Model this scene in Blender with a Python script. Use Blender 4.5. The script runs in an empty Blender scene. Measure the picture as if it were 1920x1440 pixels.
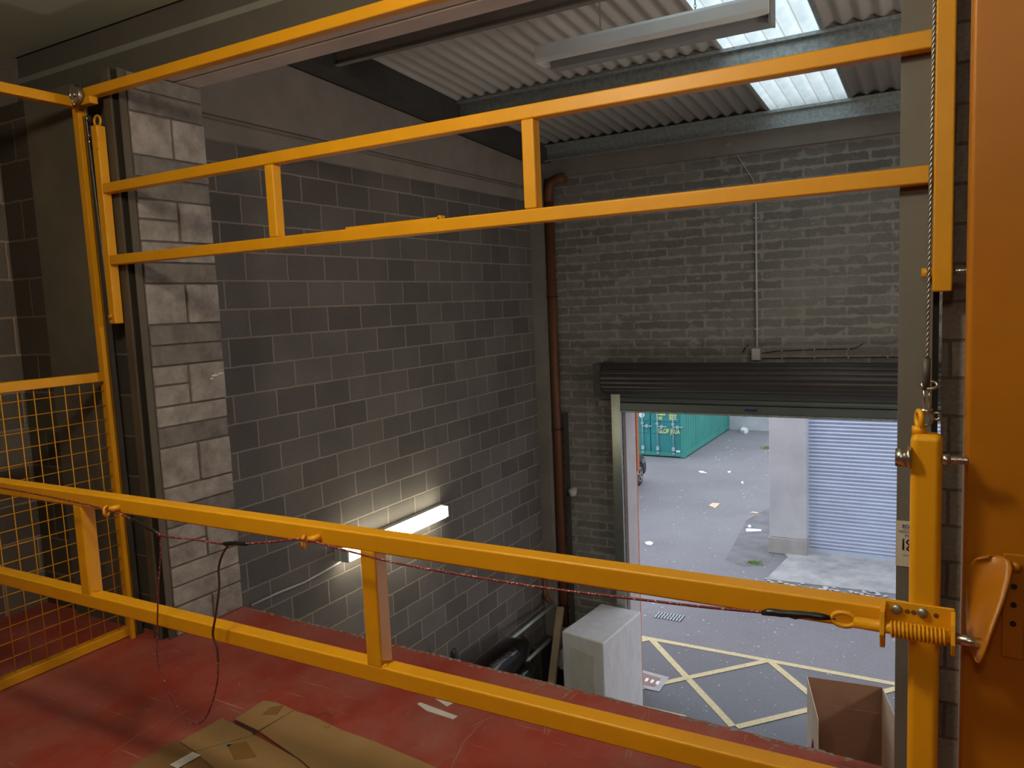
import bpy, bmesh, math, random
from mathutils import Vector, Matrix
R_ = random.Random(7)
SC = bpy.context.scene
COL = SC.collection
PI = math.pi

# ------------------------------------------------------------------ camera
F = 1447.8
CR = [(0.86986518, 0.49145516, -0.04250158),
      (0.01456087, -0.11170307, -0.99363495),
      (-0.49307458, 0.86370958, -0.10432263)]
CP = Vector((0, 0, 1.74))
def hit(px, py, ax, val):
    """the point of the plane axis=val that is seen at photograph pixel (px, py)"""
    c = (px - 960, py - 720, F)
    d = Vector([sum(CR[i][j] * c[i] for i in range(3)) for j in range(3)])
    return CP + d * ((val - CP[ax]) / d[ax])
cam = bpy.data.cameras.new('camera'); camo = bpy.data.objects.new('camera', cam); COL.objects.link(camo)
m = Matrix([[CR[0][0], -CR[1][0], -CR[2][0], 0], [CR[0][1], -CR[1][1], -CR[2][1], 0], [CR[0][2], -CR[1][2], -CR[2][2], 0], [0, 0, 0, 1]])
camo.matrix_world = Matrix.Translation(CP) @ m
cam.sensor_width = 36; cam.lens = 36 * F / 1920; cam.clip_start = 0.02; cam.clip_end = 300
SC.camera = camo

# ------------------------------------------------------------------ materials
def lin(c):
    return tuple((x / 12.92 if x <= 0.04045 else ((x + 0.055) / 1.055) ** 2.4) for x in c)
class NT:
    def __init__(s, name):
        s.m = bpy.data.materials.new(name); s.m.use_nodes = True
        s.t = s.m.node_tree; s.b = s.t.nodes['Principled BSDF']; s.out = s.t.nodes['Material Output']
    def n(s, typ, **kw):
        nd = s.t.nodes.new(typ)
        for k, v in kw.items():
            if hasattr(nd, k) and k not in ('inputs',): setattr(nd, k, v)
        return nd
    def l(s, a, b): s.t.links.new(a, b)
    def pos(s):
        return s.n('ShaderNodeNewGeometry').outputs['Position']
    def mapped(s, sc=(1, 1, 1), rot=(0, 0, 0), loc=(0, 0, 0)):
        mp = s.n('ShaderNodeMapping'); mp.inputs['Scale'].default_value = sc; mp.inputs['Rotation'].default_value = rot; mp.inputs['Location'].default_value = loc
        s.l(s.pos(), mp.inputs['Vector']); return mp.outputs[0]
    def noise(s, scale, detail=4, rough=0.6, vec=None):
        n = s.n('ShaderNodeTexNoise'); n.inputs['Scale'].default_value = scale; n.inputs['Detail'].default_value = detail; n.inputs['Roughness'].default_value = rough
        s.l(vec if vec is not None else s.pos(), n.inputs['Vector']); return n.outputs['Fac']
    def ramp(s, fac, stops):
        r = s.n('ShaderNodeValToRGB'); el = r.color_ramp.elements
        while len(el) > 1: el.remove(el[-1])
        el[0].position = stops[0][0]; el[0].color = (*stops[0][1], 1) if len(stops[0][1]) == 3 else stops[0][1]
        for p, c in stops[1:]:
            e = el.new(p); e.color = (*c, 1)
        s.l(fac, r.inputs[0]); return r.outputs[0]
    def mix(s, fac, a, b, mode='MIX'):
        n = s.n('ShaderNodeMix'); n.data_type = 'RGBA'; n.blend_type = mode
        for i, v in ((0, fac), (6, a), (7, b)):
            if isinstance(v, (int, float)): n.inputs[i].default_value = v
            elif isinstance(v, tuple): n.inputs[i].default_value = (*v, 1)[:4]
            else: s.l(v, n.inputs[i])
        return n.outputs[2]
    def math(s, op, a, b=0.0):
        n = s.n('ShaderNodeMath'); n.operation = op
        for i, v in enumerate((a, b)):
            if isinstance(v, (int, float)): n.inputs[i].default_value = v
            else: s.l(v, n.inputs[i])
        return n.outputs[0]
    def bump(s, h, strength=0.3, dist=0.01):
        n = s.n('ShaderNodeBump'); n.inputs['Strength'].default_value = strength; n.inputs['Distance'].default_value = dist
        s.l(h, n.inputs['Height']); s.l(n.outputs[0], s.b.inputs['Normal'])
def G(v): return (v, v, v)
def plain(name, col, rough=0.6, metal=0.0, var=0.15, vs=6.0, bump=0.0, spec=0.5):
    t = NT(name)
    n = t.noise(vs, 5)
    a = tuple(c * (1 - var) for c in col); b = tuple(min(1, c * (1 + var)) for c in col)
    t.l(t.ramp(n, [(0.3, a), (0.7, b)]), t.b.inputs['Base Color'])
    t.b.inputs['Roughness'].default_value = rough; t.b.inputs['Metallic'].default_value = metal
    t.b.inputs['Specular IOR Level'].default_value = spec
    if bump: t.bump(t.noise(vs * 12, 4), bump, 0.004)
    return t.m
def block_mat(name, axis, bw, bh, c1, c2, cm, mort=0.012, loc=(0, 0, 0), slurry=0.0, cs=None):
    """block masonry in world metres; axis = the horizontal world axis the courses run along"""
    t = NT(name)
    sx = t.n('ShaderNodeSeparateXYZ'); t.l(t.pos(), sx.inputs[0])
    cx = t.n('ShaderNodeCombineXYZ')
    wob = t.noise(1.3, 3); wob2 = t.math('MULTIPLY', t.math('SUBTRACT', t.noise(9, 3), 0.5), 0.012)
    u = sx.outputs[axis]; 
    t.l(t.math('ADD', t.math('ADD', u, loc[0]), wob2), cx.inputs[0])
    t.l(t.math('ADD', t.math('ADD', sx.outputs[2], loc[1]), wob2), cx.inputs[1])
    br = t.n('ShaderNodeTexBrick'); t.l(cx.outputs[0], br.inputs['Vector'])
    br.inputs['Scale'].default_value = 1; br.inputs['Brick Width'].default_value = bw; br.inputs['Row Height'].default_value = bh
    br.inputs['Mortar Size'].default_value = mort / 2; br.inputs['Mortar Smooth'].default_value = 0.3; br.inputs['Bias'].default_value = 0
    br.inputs['Color1'].default_value = (*c1, 1); br.inputs['Color2'].default_value = (*c2, 1); br.inputs['Mortar'].default_value = (*cm, 1)
    fine = t.noise(90, 3, 0.7); big = t.noise(0.9, 4)
    col = t.mix(1.0, br.outputs['Color'], t.ramp(fine, [(0.25, G(0.72)), (0.75, G(1.25))]), 'MULTIPLY')
    col = t.mix(1.0, col, t.ramp(big, [(0.3, G(0.82)), (0.7, G(1.15))]), 'MULTIPLY')
    if slurry > 0:
        s1 = t.noise(1.0, 5, 0.62, t.mapped((7, 7, 11)))
        edge = t.n('ShaderNodeTexBrick'); t.l(cx.outputs[0], edge.inputs['Vector'])
        edge.inputs['Scale'].default_value = 1; edge.inputs['Brick Width'].default_value = bw; edge.inputs['Row Height'].default_value = bh
        edge.inputs['Mortar Size'].default_value = bh * 0.26; edge.inputs['Mortar Smooth'].default_value = 1.0
        k = t.math('ADD', t.math('MULTIPLY', edge.outputs['Fac'], 0.22), s1)
        k = t.ramp(k, [(0.58, G(0)), (0.68, G(1))])
        k = t.math('MULTIPLY', k, slurry)
        col = t.mix(k, col, cs)
    t.l(col, t.b.inputs['Base Color'])
    t.b.inputs['Roughness'].default_value = 0.95; t.b.inputs['Specular IOR Level'].default_value = 0.15
    h = t.math('SUBTRACT', t.math('MULTIPLY', fine, 0.35), br.outputs['Fac'])
    t.bump(h, 0.7, 0.006)
    return t.m

M = {}
M['wall_left'] = block_mat('grey_block_masonry', 1, 0.45, 0.225, (0.145, 0.13, 0.12), (0.205, 0.185, 0.172), (0.36, 0.30, 0.25), 0.017, (0.12, 0.02))
M['wall_back'] = block_mat('thin_block_masonry', 0, 0.46, 0.1125, (0.19, 0.182, 0.17), (0.26, 0.25, 0.235), (0.35, 0.33, 0.295), 0.010, (0.1, 0.03), 0.85, (0.375, 0.355, 0.325))
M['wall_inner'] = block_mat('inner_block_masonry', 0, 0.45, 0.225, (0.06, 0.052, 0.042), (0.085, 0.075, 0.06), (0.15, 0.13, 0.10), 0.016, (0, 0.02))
M['wall_pier'] = block_mat('pier_block_masonry', 0, 0.45, 0.1125, (0.26, 0.24, 0.22), (0.38, 0.35, 0.32), (0.17, 0.15, 0.14), 0.010, (0, 0.0))
def yellow(name, c=(0.74, 0.335, 0.006)):
    t = NT(name)
    n = t.noise(3, 4)
    col = t.mix(1.0, c, t.ramp(n, [(0.3, G(0.9)), (0.7, G(1.06))]), 'MULTIPLY')
    sp = t.ramp(t.noise(140, 2, 0.5), [(0.76, G(0)), (0.80, G(1))])
    col = t.mix(t.math('MULTIPLY', sp, 0.45), col, (0.25, 0.10, 0.01))
    t.l(col, t.b.inputs['Base Color'])
    t.b.inputs['Roughness'].default_value = 0.42; t.b.inputs['Specular IOR Level'].default_value = 0.4
    t.bump(t.noise(60, 2), 0.06, 0.002)
    return t.m
M['yellow'] = yellow('yellow_powder_coat')
M['orange'] = yellow('shade_darkened_orange_paint', (0.41, 0.142, 0.003))  # deeper orange of the big post, darkened partly to paint in its shade
M['steel'] = plain('zinc_plated_steel', (0.55, 0.53, 0.48), 0.28, 1.0, 0.1, 30)
M['dull_steel'] = plain('dull_steel', (0.33, 0.33, 0.31), 0.45, 0.85, 0.15, 20)
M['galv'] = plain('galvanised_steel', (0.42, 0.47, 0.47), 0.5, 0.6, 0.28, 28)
M['darksteel'] = plain('dark_and_shaded_steel', (0.075, 0.07, 0.065), 0.55, 0.1, 0.2, 5)
M['p1steel'] = plain('dull_brown_grey_steel', (0.26, 0.235, 0.205), 0.6, 0, 0.1, 5)
M['blackslot'] = plain('shaded_slot', (0.022, 0.018, 0.013), 0.8, 0, 0.1, 5)  # near-black stands in for the shade inside the column slot
M['guidemetal'] = plain('rolled_guide_steel', (0.40, 0.42, 0.38), 0.33, 0.85, 0.1, 8)
M['dark'] = plain('black_rubber', (0.02, 0.02, 0.02), 0.5, 0, 0.2, 5)
M['concrete'] = plain('cast_concrete', (0.25, 0.23, 0.205), 0.92, 0, 0.14, 2.2, 0.25, 0.2)
M['darkcon'] = plain('dark_concrete', (0.125, 0.11, 0.085), 0.92, 0, 0.2, 2.2, 0.25, 0.2)  # even darker concrete tone for the strip behind the side frame
M['beamcon'] = plain('ring_beam_concrete', (0.34, 0.30, 0.265), 0.92, 0, 0.12, 3, 0.3, 0.2)
M['lintel'] = plain('lintel_concrete', (0.60, 0.54, 0.49), 0.92, 0, 0.12, 3, 0.3, 0.2)
M['palecon'] = plain('pale_weathered_concrete', (0.52, 0.54, 0.56), 0.92, 0, 0.13, 1.4, 0.25, 0.2)
M['render'] = plain('rendered_reveal', (0.56, 0.53, 0.54), 0.9, 0, 0.08, 3, 0.15, 0.2)
M['brick'] = plain('orange_brick', (0.62, 0.22, 0.10), 0.9, 0, 0.15, 20)
M['column'] = plain('grey_painted_column', (0.145, 0.14, 0.125), 0.62, 0, 0.10, 2.5, 0.05)
M['brownsteel'] = plain('brown_grey_column', (0.095, 0.078, 0.055), 0.6, 0.1, 0.15, 3)
M['ceiling'] = plain('dim_green_grey_ceiling', (0.50, 0.68, 0.60), 0.95, 0, 0.12, 0.8)
M['soffit'] = plain('dark_grey_beam', (0.095, 0.088, 0.075), 0.8, 0, 0.1, 2)
M['strip'] = plain('grey_green_strip', (0.20, 0.215, 0.19), 0.7, 0, 0.1, 2)
M['brownpipe'] = plain('brown_plastic_pipe', (0.17, 0.062, 0.028), 0.45, 0, 0.12, 4)
M['whiteplast'] = plain('white_plastic', (0.62, 0.63, 0.60), 0.5, 0, 0.08, 5)
M['pvcwhite'] = plain('pipe_socket_white', (0.45, 0.46, 0.5), 0.5, 0, 0.08, 5)
M['luminaire'] = plain('white_enamel', (0.88, 0.94, 0.92), 0.5, 0, 0.06, 3)
M['diffgrey'] = plain('grey_tube_guard', (0.30, 0.31, 0.31), 0.5, 0, 0.08, 3)
M['paper'] = plain('white_paper', (0.72, 0.69, 0.66), 0.8, 0, 0.05, 10)
M['litterwhite'] = plain('litter_white', (0.85, 0.88, 0.9), 0.7, 0, 0.05, 10)
M['tancard'] = plain('tan_card', (0.80, 0.58, 0.40), 0.85, 0, 0.08, 10)
M['wood'] = plain('tan_card_post', (0.46, 0.355, 0.24), 0.8, 0, 0.1, 9)
M['teal'] = plain('teal_container_paint', (0.05, 0.31, 0.26), 0.5, 0, 0.12, 1.6)
M['tealdark'] = plain('teal_door_paint', (0.03, 0.26, 0.27), 0.5, 0, 0.12, 1.6)
M['rod'] = plain('pale_lock_rod', (0.35, 0.55, 0.55), 0.5, 0.2, 0.1, 8)
M['tag_yellow'] = plain('yellow_green_sticker', (0.74, 0.80, 0.32), 0.6, 0, 0.06, 10)
M['tag_white'] = plain('white_sticker', (0.88, 0.92, 0.9), 0.6, 0, 0.03, 10)
M['ink_blue'] = plain('blue_ink', (0.03, 0.035, 0.22), 0.6, 0, 0.05, 10)
M['ink_black'] = plain('black_ink', (0.012, 0.014, 0.013), 0.5, 0, 0.05, 10)
M['ink_grey'] = plain('grey_ink', (0.22, 0.22, 0.22), 0.5, 0, 0.05, 10)
M['ink_green'] = plain('dark_green_ink', (0.02, 0.16, 0.14), 0.6, 0, 0.05, 10)
M['ink_pink'] = plain('magenta_ink', (0.55, 0.05, 0.25), 0.6, 0, 0.05, 10)
M['signboard'] = plain('off_white_board', (0.66, 0.63, 0.54), 0.5, 0, 0.05, 10)
M['tape'] = plain('black_tape', (0.012, 0.012, 0.016), 0.3, 0, 0.1, 10)
M['tyre'] = plain('tyre_rubber', (0.02, 0.02, 0.02), 0.8, 0, 0.1, 10)
M['carpaint'] = plain('dark_car_paint', (0.035, 0.035, 0.045), 0.25, 0.3, 0.05, 3)
M['carglass'] = plain('dark_glass', (0.01, 0.012, 0.014), 0.05, 0, 0.05, 3)
M['weed'] = plain('weed_green', (0.20, 0.34, 0.10), 0.8, 0, 0.3, 30)
M['iron'] = plain('cast_iron', (0.05, 0.052, 0.055), 0.6, 0.5, 0.2, 10)
M['shutterdark'] = plain('dark_green_grey_slats', (0.16, 0.19, 0.18), 0.42, 0.3, 0.08, 2)
M['coil'] = plain('dark_shutter_coil', (0.085, 0.078, 0.078), 0.36, 0.45, 0.1, 2)
M['fold_highlight'] = plain('film_highlight_grey', (0.2, 0.2, 0.21), 0.4, 0, 0.1, 4)  # grey of the highlight painted along the black film folds
def emis(name, c, s):
    t = NT(name); t.b.inputs['Base Color'].default_value = (0.8, 0.8, 0.8, 1)
    t.b.inputs['Emission Color'].default_value = (*c, 1); t.b.inputs['Emission Strength'].default_value = s
    return t.m
M['tube_glow'] = emis('lit_fluorescent_diffuser', (1.0, 0.93, 0.68), 16)
def wrap(name, col, rough, st):
    t = NT(name); n = t.noise(7, 5, 0.65, t.mapped((1, 1, 0.5)))
    t.l(t.ramp(n, [(0.3, tuple(c * .85 for c in col)), (0.7, col)]), t.b.inputs['Base Color'])
    t.b.inputs['Roughness'].default_value = rough
    t.b.inputs['Specular IOR Level'].default_value = 0.22
    t.bump(t.noise(6, 5, 0.6, t.mapped((1.5, 1.5, 0.6))), st, 0.03)
    return t.m
M['blackfilm'] = wrap('black_film', (0.008, 0.006, 0.005), 0.09, 0.45)
M['whitefilm'] = wrap('white_film', (0.86, 0.86, 0.90), 0.30, 0.28)
M['beigefilm'] = wrap('beige_film', (0.74, 0.72, 0.68), 0.38, 0.28)
# cardboard
def card(name, c):
    t = NT(name); n = t.noise(4, 5)
    col = t.ramp(n, [(0.3, tuple(x * .88 for x in c)), (0.7, tuple(x * 1.06 for x in c))])
    w = t.n('ShaderNodeTexWave'); w.inputs['Scale'].default_value = 60; t.l(t.pos(), w.inputs['Vector'])
    col = t.mix(0.06, col, w.outputs['Color'], 'MULTIPLY')
    t.l(col, t.b.inputs['Base Color']); t.b.inputs['Roughness'].default_value = 0.85; t.b.inputs['Specular IOR Level'].default_value = 0.2
    return t.m
M['card'] = card('brown_cardboard', (0.40, 0.235, 0.105))
M['card2'] = card('darker_cardboard', (0.30, 0.16, 0.065))
M['cardtape'] = card('brown_parcel_tape', (0.28, 0.15, 0.045))
M['cardshade'] = card('shaded_cardboard', (0.36, 0.20, 0.13))  # open box card with the shade painted into its colour
M['cardlit'] = card('lit_cardboard', (0.80, 0.64, 0.50))  # same card with daylight painted into its colour, for the sides
# red painted mezzanine floor
def red_floor():
    t = NT('red_floor_paint')
    base = t.ramp(t.noise(1.1, 6, 0.65), [(0.28, (0.25, 0.026, 0.013)), (0.5, (0.37, 0.055, 0.035)), (0.72, (0.43, 0.115, 0.085))])
    dust = t.ramp(t.noise(2.2, 6, 0.7, t.mapped((1, 0.6, 1), (0, 0, 0.5), (3, 1, 0))), [(0.42, G(0)), (0.72, G(1))])
    col = t.mix(t.math('MULTIPLY', dust, 0.42), base, (0.40, 0.25, 0.23))
    for k, (rz, sc, th) in enumerate(((0.45, (2.0, 46, 1), 0.68), (1.9, (2.6, 60, 1), 0.69), (1.25, (3.5, 50, 1), 0.69))):
        sn = t.noise(1.0, 3, 0.55, t.mapped(sc, (0, 0, rz), (k * 7.3, k * 3.1, 0)))
        msk = t.noise(1.2, 2, 0.5, t.mapped((1, 1, 1), (0, 0, 0), (k * 5, 9, 0)))
        s = t.ramp(sn, [(th - 0.02, G(0)), (th + 0.03, G(1))])
        s = t.math('MULTIPLY', s, t.ramp(msk, [(0.45, G(0)), (0.6, G(0.75))]))
        col = t.mix(s, col, (0.50, 0.30, 0.25))
    spk = t.ramp(t.noise(70, 2, 0.5), [(0.72, G(0)), (0.76, G(0.6))])
    col = t.mix(spk, col, (0.62, 0.45, 0.38))
    t.l(col, t.b.inputs['Base Color'])
    t.l(t.ramp(t.noise(3, 4), [(0.3, G(0.38)), (0.7, G(0.62))]), t.b.inputs['Roughness'])
    t.b.inputs['Specular IOR Level'].default_value = 0.4
    t.bump(t.noise(20, 3), 0.08, 0.003)
    return t.m
M['redfloor'] = red_floor()
def tarmac():
    t = NT('tarmac')
    big = t.ramp(t.noise(0.35, 5, 0.6), [(0.3, (0.185, 0.185, 0.20)), (0.7, (0.25, 0.25, 0.268))])
    fine = t.ramp(t.noise(110, 3, 0.8), [(0.3, G(0.6)), (0.7, G(1.4))])
    col = t.mix(1.0, big, fine, 'MULTIPLY')
    sx = t.n('ShaderNodeSeparateXYZ'); t.l(t.pos(), sx.inputs[0])
    # darker, bluer tone on the near side of the painted box's outer line
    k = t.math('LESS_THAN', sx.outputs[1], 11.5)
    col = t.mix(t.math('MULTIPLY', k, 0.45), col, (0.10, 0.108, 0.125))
    spk = t.ramp(t.noise(16, 1, 0.4), [(0.745, G(0)), (0.76, G(0.8))])
    col = t.mix(spk, col, (0.55, 0.56, 0.58))
    t.l(col, t.b.inputs['Base Color']); t.b.inputs['Roughness'].default_value = 0.85
    t.bump(t.noise(120, 2), 0.4, 0.004)
    return t.m
M['tarmac'] = tarmac()
def roadpaint():
    t = NT('yellow_road_paint')
    col = t.ramp(t.noise(30, 5, 0.7), [(0.25, (0.34, 0.29, 0.17)), (0.45, (0.62, 0.53, 0.30)), (0.7, (0.72, 0.63, 0.38))])
    t.l(col, t.b.inputs['Base Color']); t.b.inputs['Roughness'].default_value = 0.8
    return t.m
M['roadyellow'] = roadpaint()
def roof_mat():
    t = NT('fibre_cement_sheet')
    col = t.ramp(t.noise(1.0, 5, 0.6, t.mapped((2, 0.5, 1))), [(0.3, (0.47, 0.44, 0.41)), (0.7, (0.58, 0.545, 0.51))])
    t.l(col, t.b.inputs['Base Color']); t.b.inputs['Roughness'].default_value = 0.9
    return t.m
M['roofsheet'] = roof_mat()
def skylight_mat():
    t = NT('translucent_rooflight')
    tr = t.n('ShaderNodeBsdfTranslucent'); df = t.n('ShaderNodeBsdfDiffuse'); mx = t.n('ShaderNodeMixShader')
    col = t.ramp(t.noise(9, 4, 0.6), [(0.3, (0.80, 0.88, 0.87)), (0.7, (0.95, 0.99, 0.97))])
    t.l(col, tr.inputs[0]); df.inputs[0].default_value = (0.75, 0.8, 0.78, 1)
    sx = t.n('ShaderNodeSeparateXYZ'); t.l(t.pos(), sx.inputs[0])
    rib = t.math('SINE', t.math('MULTIPLY', sx.outputs[0], 2 * PI / 0.146))
    rib = t.ramp(t.math('ADD', t.math('MULTIPLY', rib, 0.5), 0.5), [(0.955, G(0)), (1.0, G(0.6))])
    col = t.mix(rib, col, (0.52, 0.46, 0.40)); t.l(col, tr.inputs[0])
    mx.inputs[0].default_value = 0.85
    t.l(df.outputs[0], mx.inputs[1]); t.l(tr.outputs[0], mx.inputs[2]); t.l(mx.outputs[0], t.out.inputs[0])
    return t.m
M['skylight'] = skylight_mat()
def slat_mat(name, base):
    t = NT(name)
    col = t.ramp(t.noise(1.2, 4, 0.6, t.mapped((1, 1, 3))), [(0.3, tuple(x * .85 for x in base)), (0.7, base)])
    t.l(col, t.b.inputs['Base Color']); t.b.inputs['Roughness'].default_value = 0.38; t.b.inputs['Metallic'].default_value = 0.35
    return t.m
M['bluegreyslat'] = slat_mat('blue_grey_slats', (0.62, 0.72, 0.88))
def rope_mat():
    t = NT('red_flecked_cord')
    f = t.noise(210, 1, 0.3)
    t.l(t.ramp(f, [(0.60, (0.15, 0.012, 0.018)), (0.66, (0.55, 0.30, 0.30))]), t.b.inputs['Base Color']); t.b.inputs['Roughness'].default_value = 0.6
    return t.m
M['rope'] = rope_mat()
M['darkrope'] = plain('dark_cord', (0.07, 0.025, 0.02), 0.6, 0, 0.3, 200)

# ------------------------------------------------------------------ mesh helpers
class MB:
    def __init__(s): s.bm = bmesh.new()
    def box(s, x0, x1, y0, y1, z0, z1):
        v = [s.bm.verts.new((x, y, z)) for z in (z0, z1) for y in (y0, y1) for x in (x0, x1)]
        for f in ((0, 2, 3, 1), (4, 5, 7, 6), (0, 1, 5, 4), (1, 3, 7, 5), (3, 2, 6, 7), (2, 0, 4, 6)): s.bm.faces.new([v[i] for i in f])
        return s
    def obox(s, c, ax, ay, az, hx, hy, hz):
        c = Vector(c); ax, ay, az = [Vector(a).normalized() for a in (ax, ay, az)]
        v = [s.bm.verts.new(c + ax * (i * hx) + ay * (j * hy) + az * (k * hz)) for k in (-1, 1) for j in (-1, 1) for i in (-1, 1)]
        for f in ((0, 2, 3, 1), (4, 5, 7, 6), (0, 1, 5, 4), (1, 3, 7, 5), (3, 2, 6, 7), (2, 0, 4, 6)): s.bm.faces.new([v[i] for i in f])
        return s
    def prism(s, pts, d):
        """closed polygon pts (3D) extruded by vector d"""
        d = Vector(d); a = [s.bm.verts.new(Vector(p)) for p in pts]; b = [s.bm.verts.new(Vector(p) + d) for p in pts]
        s.bm.faces.new(a[::-1]); s.bm.faces.new(b); n = len(a)
        for i in range(n): s.bm.faces.new((a[i], a[(i + 1) % n], b[(i + 1) % n], b[i]))
        return s
    def tube(s, pts, r, seg=10, closed=False, cap=True):
        pts = [Vector(p) for p in pts]; n = len(pts); rings = []
        up = Vector((0, 0, 1)); prev = None
        for i, p in enumerate(pts):
            if closed: t = pts[(i + 1) % n] - pts[i - 1]
            else: t = pts[min(i + 1, n - 1)] - pts[max(i - 1, 0)]
            t.normalize()
            if prev is None:
                a = t.orthogonal().normalized() if abs(t.z) > 0.95 else t.cross(up).normalized()
            else:
                a = prev - t * prev.dot(t)
                a = a.normalized() if a.length > 1e-6 else t.orthogonal().normalized()
            prev = a; b = t.cross(a)
            rr = r[i] if isinstance(r, (list, tuple)) else r
            rings.append([s.bm.verts.new(p + (a * math.cos(2 * PI * k / seg) + b * math.sin(2 * PI * k / seg)) * rr) for k in range(seg)])
        m_ = n if closed else n - 1
        for i in range(m_):
            A, B = rings[i], rings[(i + 1) % n]
            for k in range(seg): s.bm.faces.new((A[k], A[(k + 1) % seg], B[(k + 1) % seg], B[k])).smooth = True
        if cap and not closed:
            s.bm.faces.new(rings[0][::-1]); s.bm.faces.new(rings[-1])
        return s
    def cyl(s, a, b, r, seg=20): return s.tube([a, b], r, seg)
    def ring(s, c, n, R, r, seg=24):
        n = Vector(n).normalized(); a = n.orthogonal().normalized(); b = n.cross(a); c = Vector(c)
        return s.tube([c + (a * math.cos(2 * PI * k / seg) + b * math.sin(2 * PI * k / seg)) * R for k in range(seg)], r, 8, True)
    def ball(s, c, r, sc=(1, 1, 1), sub=2):
        res = bmesh.ops.create_icosphere(s.bm, subdivisions=sub, radius=r)
        for v in res['verts']:
            v.co = Vector((v.co.x * sc[0], v.co.y * sc[1], v.co.z * sc[2])) + Vector(c)
            for f in v.link_faces: f.smooth = True
        return s
    def build(s, name, mat, parent=None, bevel=0, smooth=None, seg=2):
        bmesh.ops.recalc_face_normals(s.bm, faces=s.bm.faces)
        me = bpy.data.meshes.new(name)
        if parent is not None:
            base = parent.get('_b'); p = parent
            off = Vector(world_of(parent))
        else:
            xs = [v.co for v in s.bm.verts]
            off = Vector(((min(v.x for v in xs) + max(v.x for v in xs)) / 2, (min(v.y for v in xs) + max(v.y for v in xs)) / 2, min(v.z for v in xs)))
        for v in s.bm.verts: v.co -= off
        if bevel:
            for f in s.bm.faces: f.smooth = True
        s.bm.to_mesh(me); s.bm.free()
        me.materials.append(M[mat] if isinstance(mat, str) else mat)
        o = bpy.data.objects.new(name, me); COL.objects.link(o)
        if parent is not None: o.parent = parent
        else: o.location = off
        if bevel:
            b = o.modifiers.new('bevel', 'BEVEL'); b.width = bevel; b.segments = seg; b.limit_method = 'ANGLE'; b.angle_limit = 0.6; b.harden_normals = True
        return o
def world_of(o):
    v = Vector(o.location)
    while o.parent is not None:
        o = o.parent; v += Vector(o.location)
    return v
def tag(o, label=None, cat=None, group=None, kind=None):
    if label: o['label'] = label
    if cat: o['category'] = cat
    if group: o['group'] = group
    if kind: o['kind'] = kind
    return o
def thing(name, loc, label, cat, group=None, kind=None):
    o = bpy.data.objects.new(name, None); COL.objects.link(o); o.location = loc; o.empty_display_size = 0.1
    return tag(o, label, cat, group, kind)
def struct(name, mb, mat, label=None, cat=None, **k):
    return tag(mb.build(name, mat, None, **k), label, cat, None, 'structure')
def text(name, s, size, mat, parent, loc, xdir, ydir, align='CENTER', squeeze=1.0, off=0.0):
    cu = bpy.data.curves.new(name, 'FONT'); cu.body = s; cu.size = size; cu.align_x = align; cu.extrude = 0.0003; cu.offset = off
    o = bpy.data.objects.new(name, cu); COL.objects.link(o)
    dg = bpy.context.evaluated_depsgraph_get(); me = bpy.data.meshes.new_from_object(o.evaluated_get(dg))
    bpy.data.objects.remove(o); 
    x = Vector(xdir).normalized(); y = Vector(ydir).normalized(); z = x.cross(y)
    mat4 = Matrix(((x.x, y.x, z.x, 0), (x.y, y.y, z.y, 0), (x.z, y.z, z.z, 0), (0, 0, 0, 1)))
    me.transform(Matrix.Translation(Vector(loc) - world_of(parent)) @ mat4 @ Matrix.Diagonal((squeeze, 1, 1, 1)))
    me.materials.clear(); me.materials.append(M[mat])
    ob = bpy.data.objects.new(name, me); COL.objects.link(ob); ob.parent = parent
    return ob

ZG = -3.76        # yard level
XL = -4.9         # left wall face
YB = 9.45         # wall with the roller shutter
def zroof(y): return 3.76 + 0.068 * (9.2 - y)

# ------------------------------------------------------------------ the building shell
struct('floor', MB().prism([(-4.9, -3.6, 0), (2.2, -3.6, 0), (2.2, 2.92, 0), (-0.18, 2.945, 0), (-1.0, 2.975, 0), (-2.4, 3.02, 0), (-3.66, 3.06, 0), (-4.9, 3.06, 0)], (0, 0, -0.22)),
       'redfloor', 'worn red painted mezzanine floor with scratches and pale scuffs', 'floor')
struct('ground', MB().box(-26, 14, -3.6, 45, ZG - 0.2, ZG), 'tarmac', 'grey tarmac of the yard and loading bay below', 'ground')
struct('wall_left', MB().box(XL - 0.25, XL, -3.6, YB + 0.35, ZG, 4.6), 'wall_left', 'tall grey concrete block wall on the left of the loading bay', 'wall')
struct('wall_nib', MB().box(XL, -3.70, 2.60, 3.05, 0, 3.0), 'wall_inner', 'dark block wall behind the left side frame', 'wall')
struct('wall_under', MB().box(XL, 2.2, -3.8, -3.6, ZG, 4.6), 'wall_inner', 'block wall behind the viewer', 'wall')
struct('wall_right', MB().box(2.2, 2.45, -3.6, YB + 0.35, ZG, 4.6), 'wall_left', 'block wall on the far right', 'wall')
struct('ceiling', MB().box(XL, 2.2, -3.6, 2.74, 3.32, 3.5), 'ceiling', 'dim grey green ceiling over the mezzanine', 'ceiling')
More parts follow.
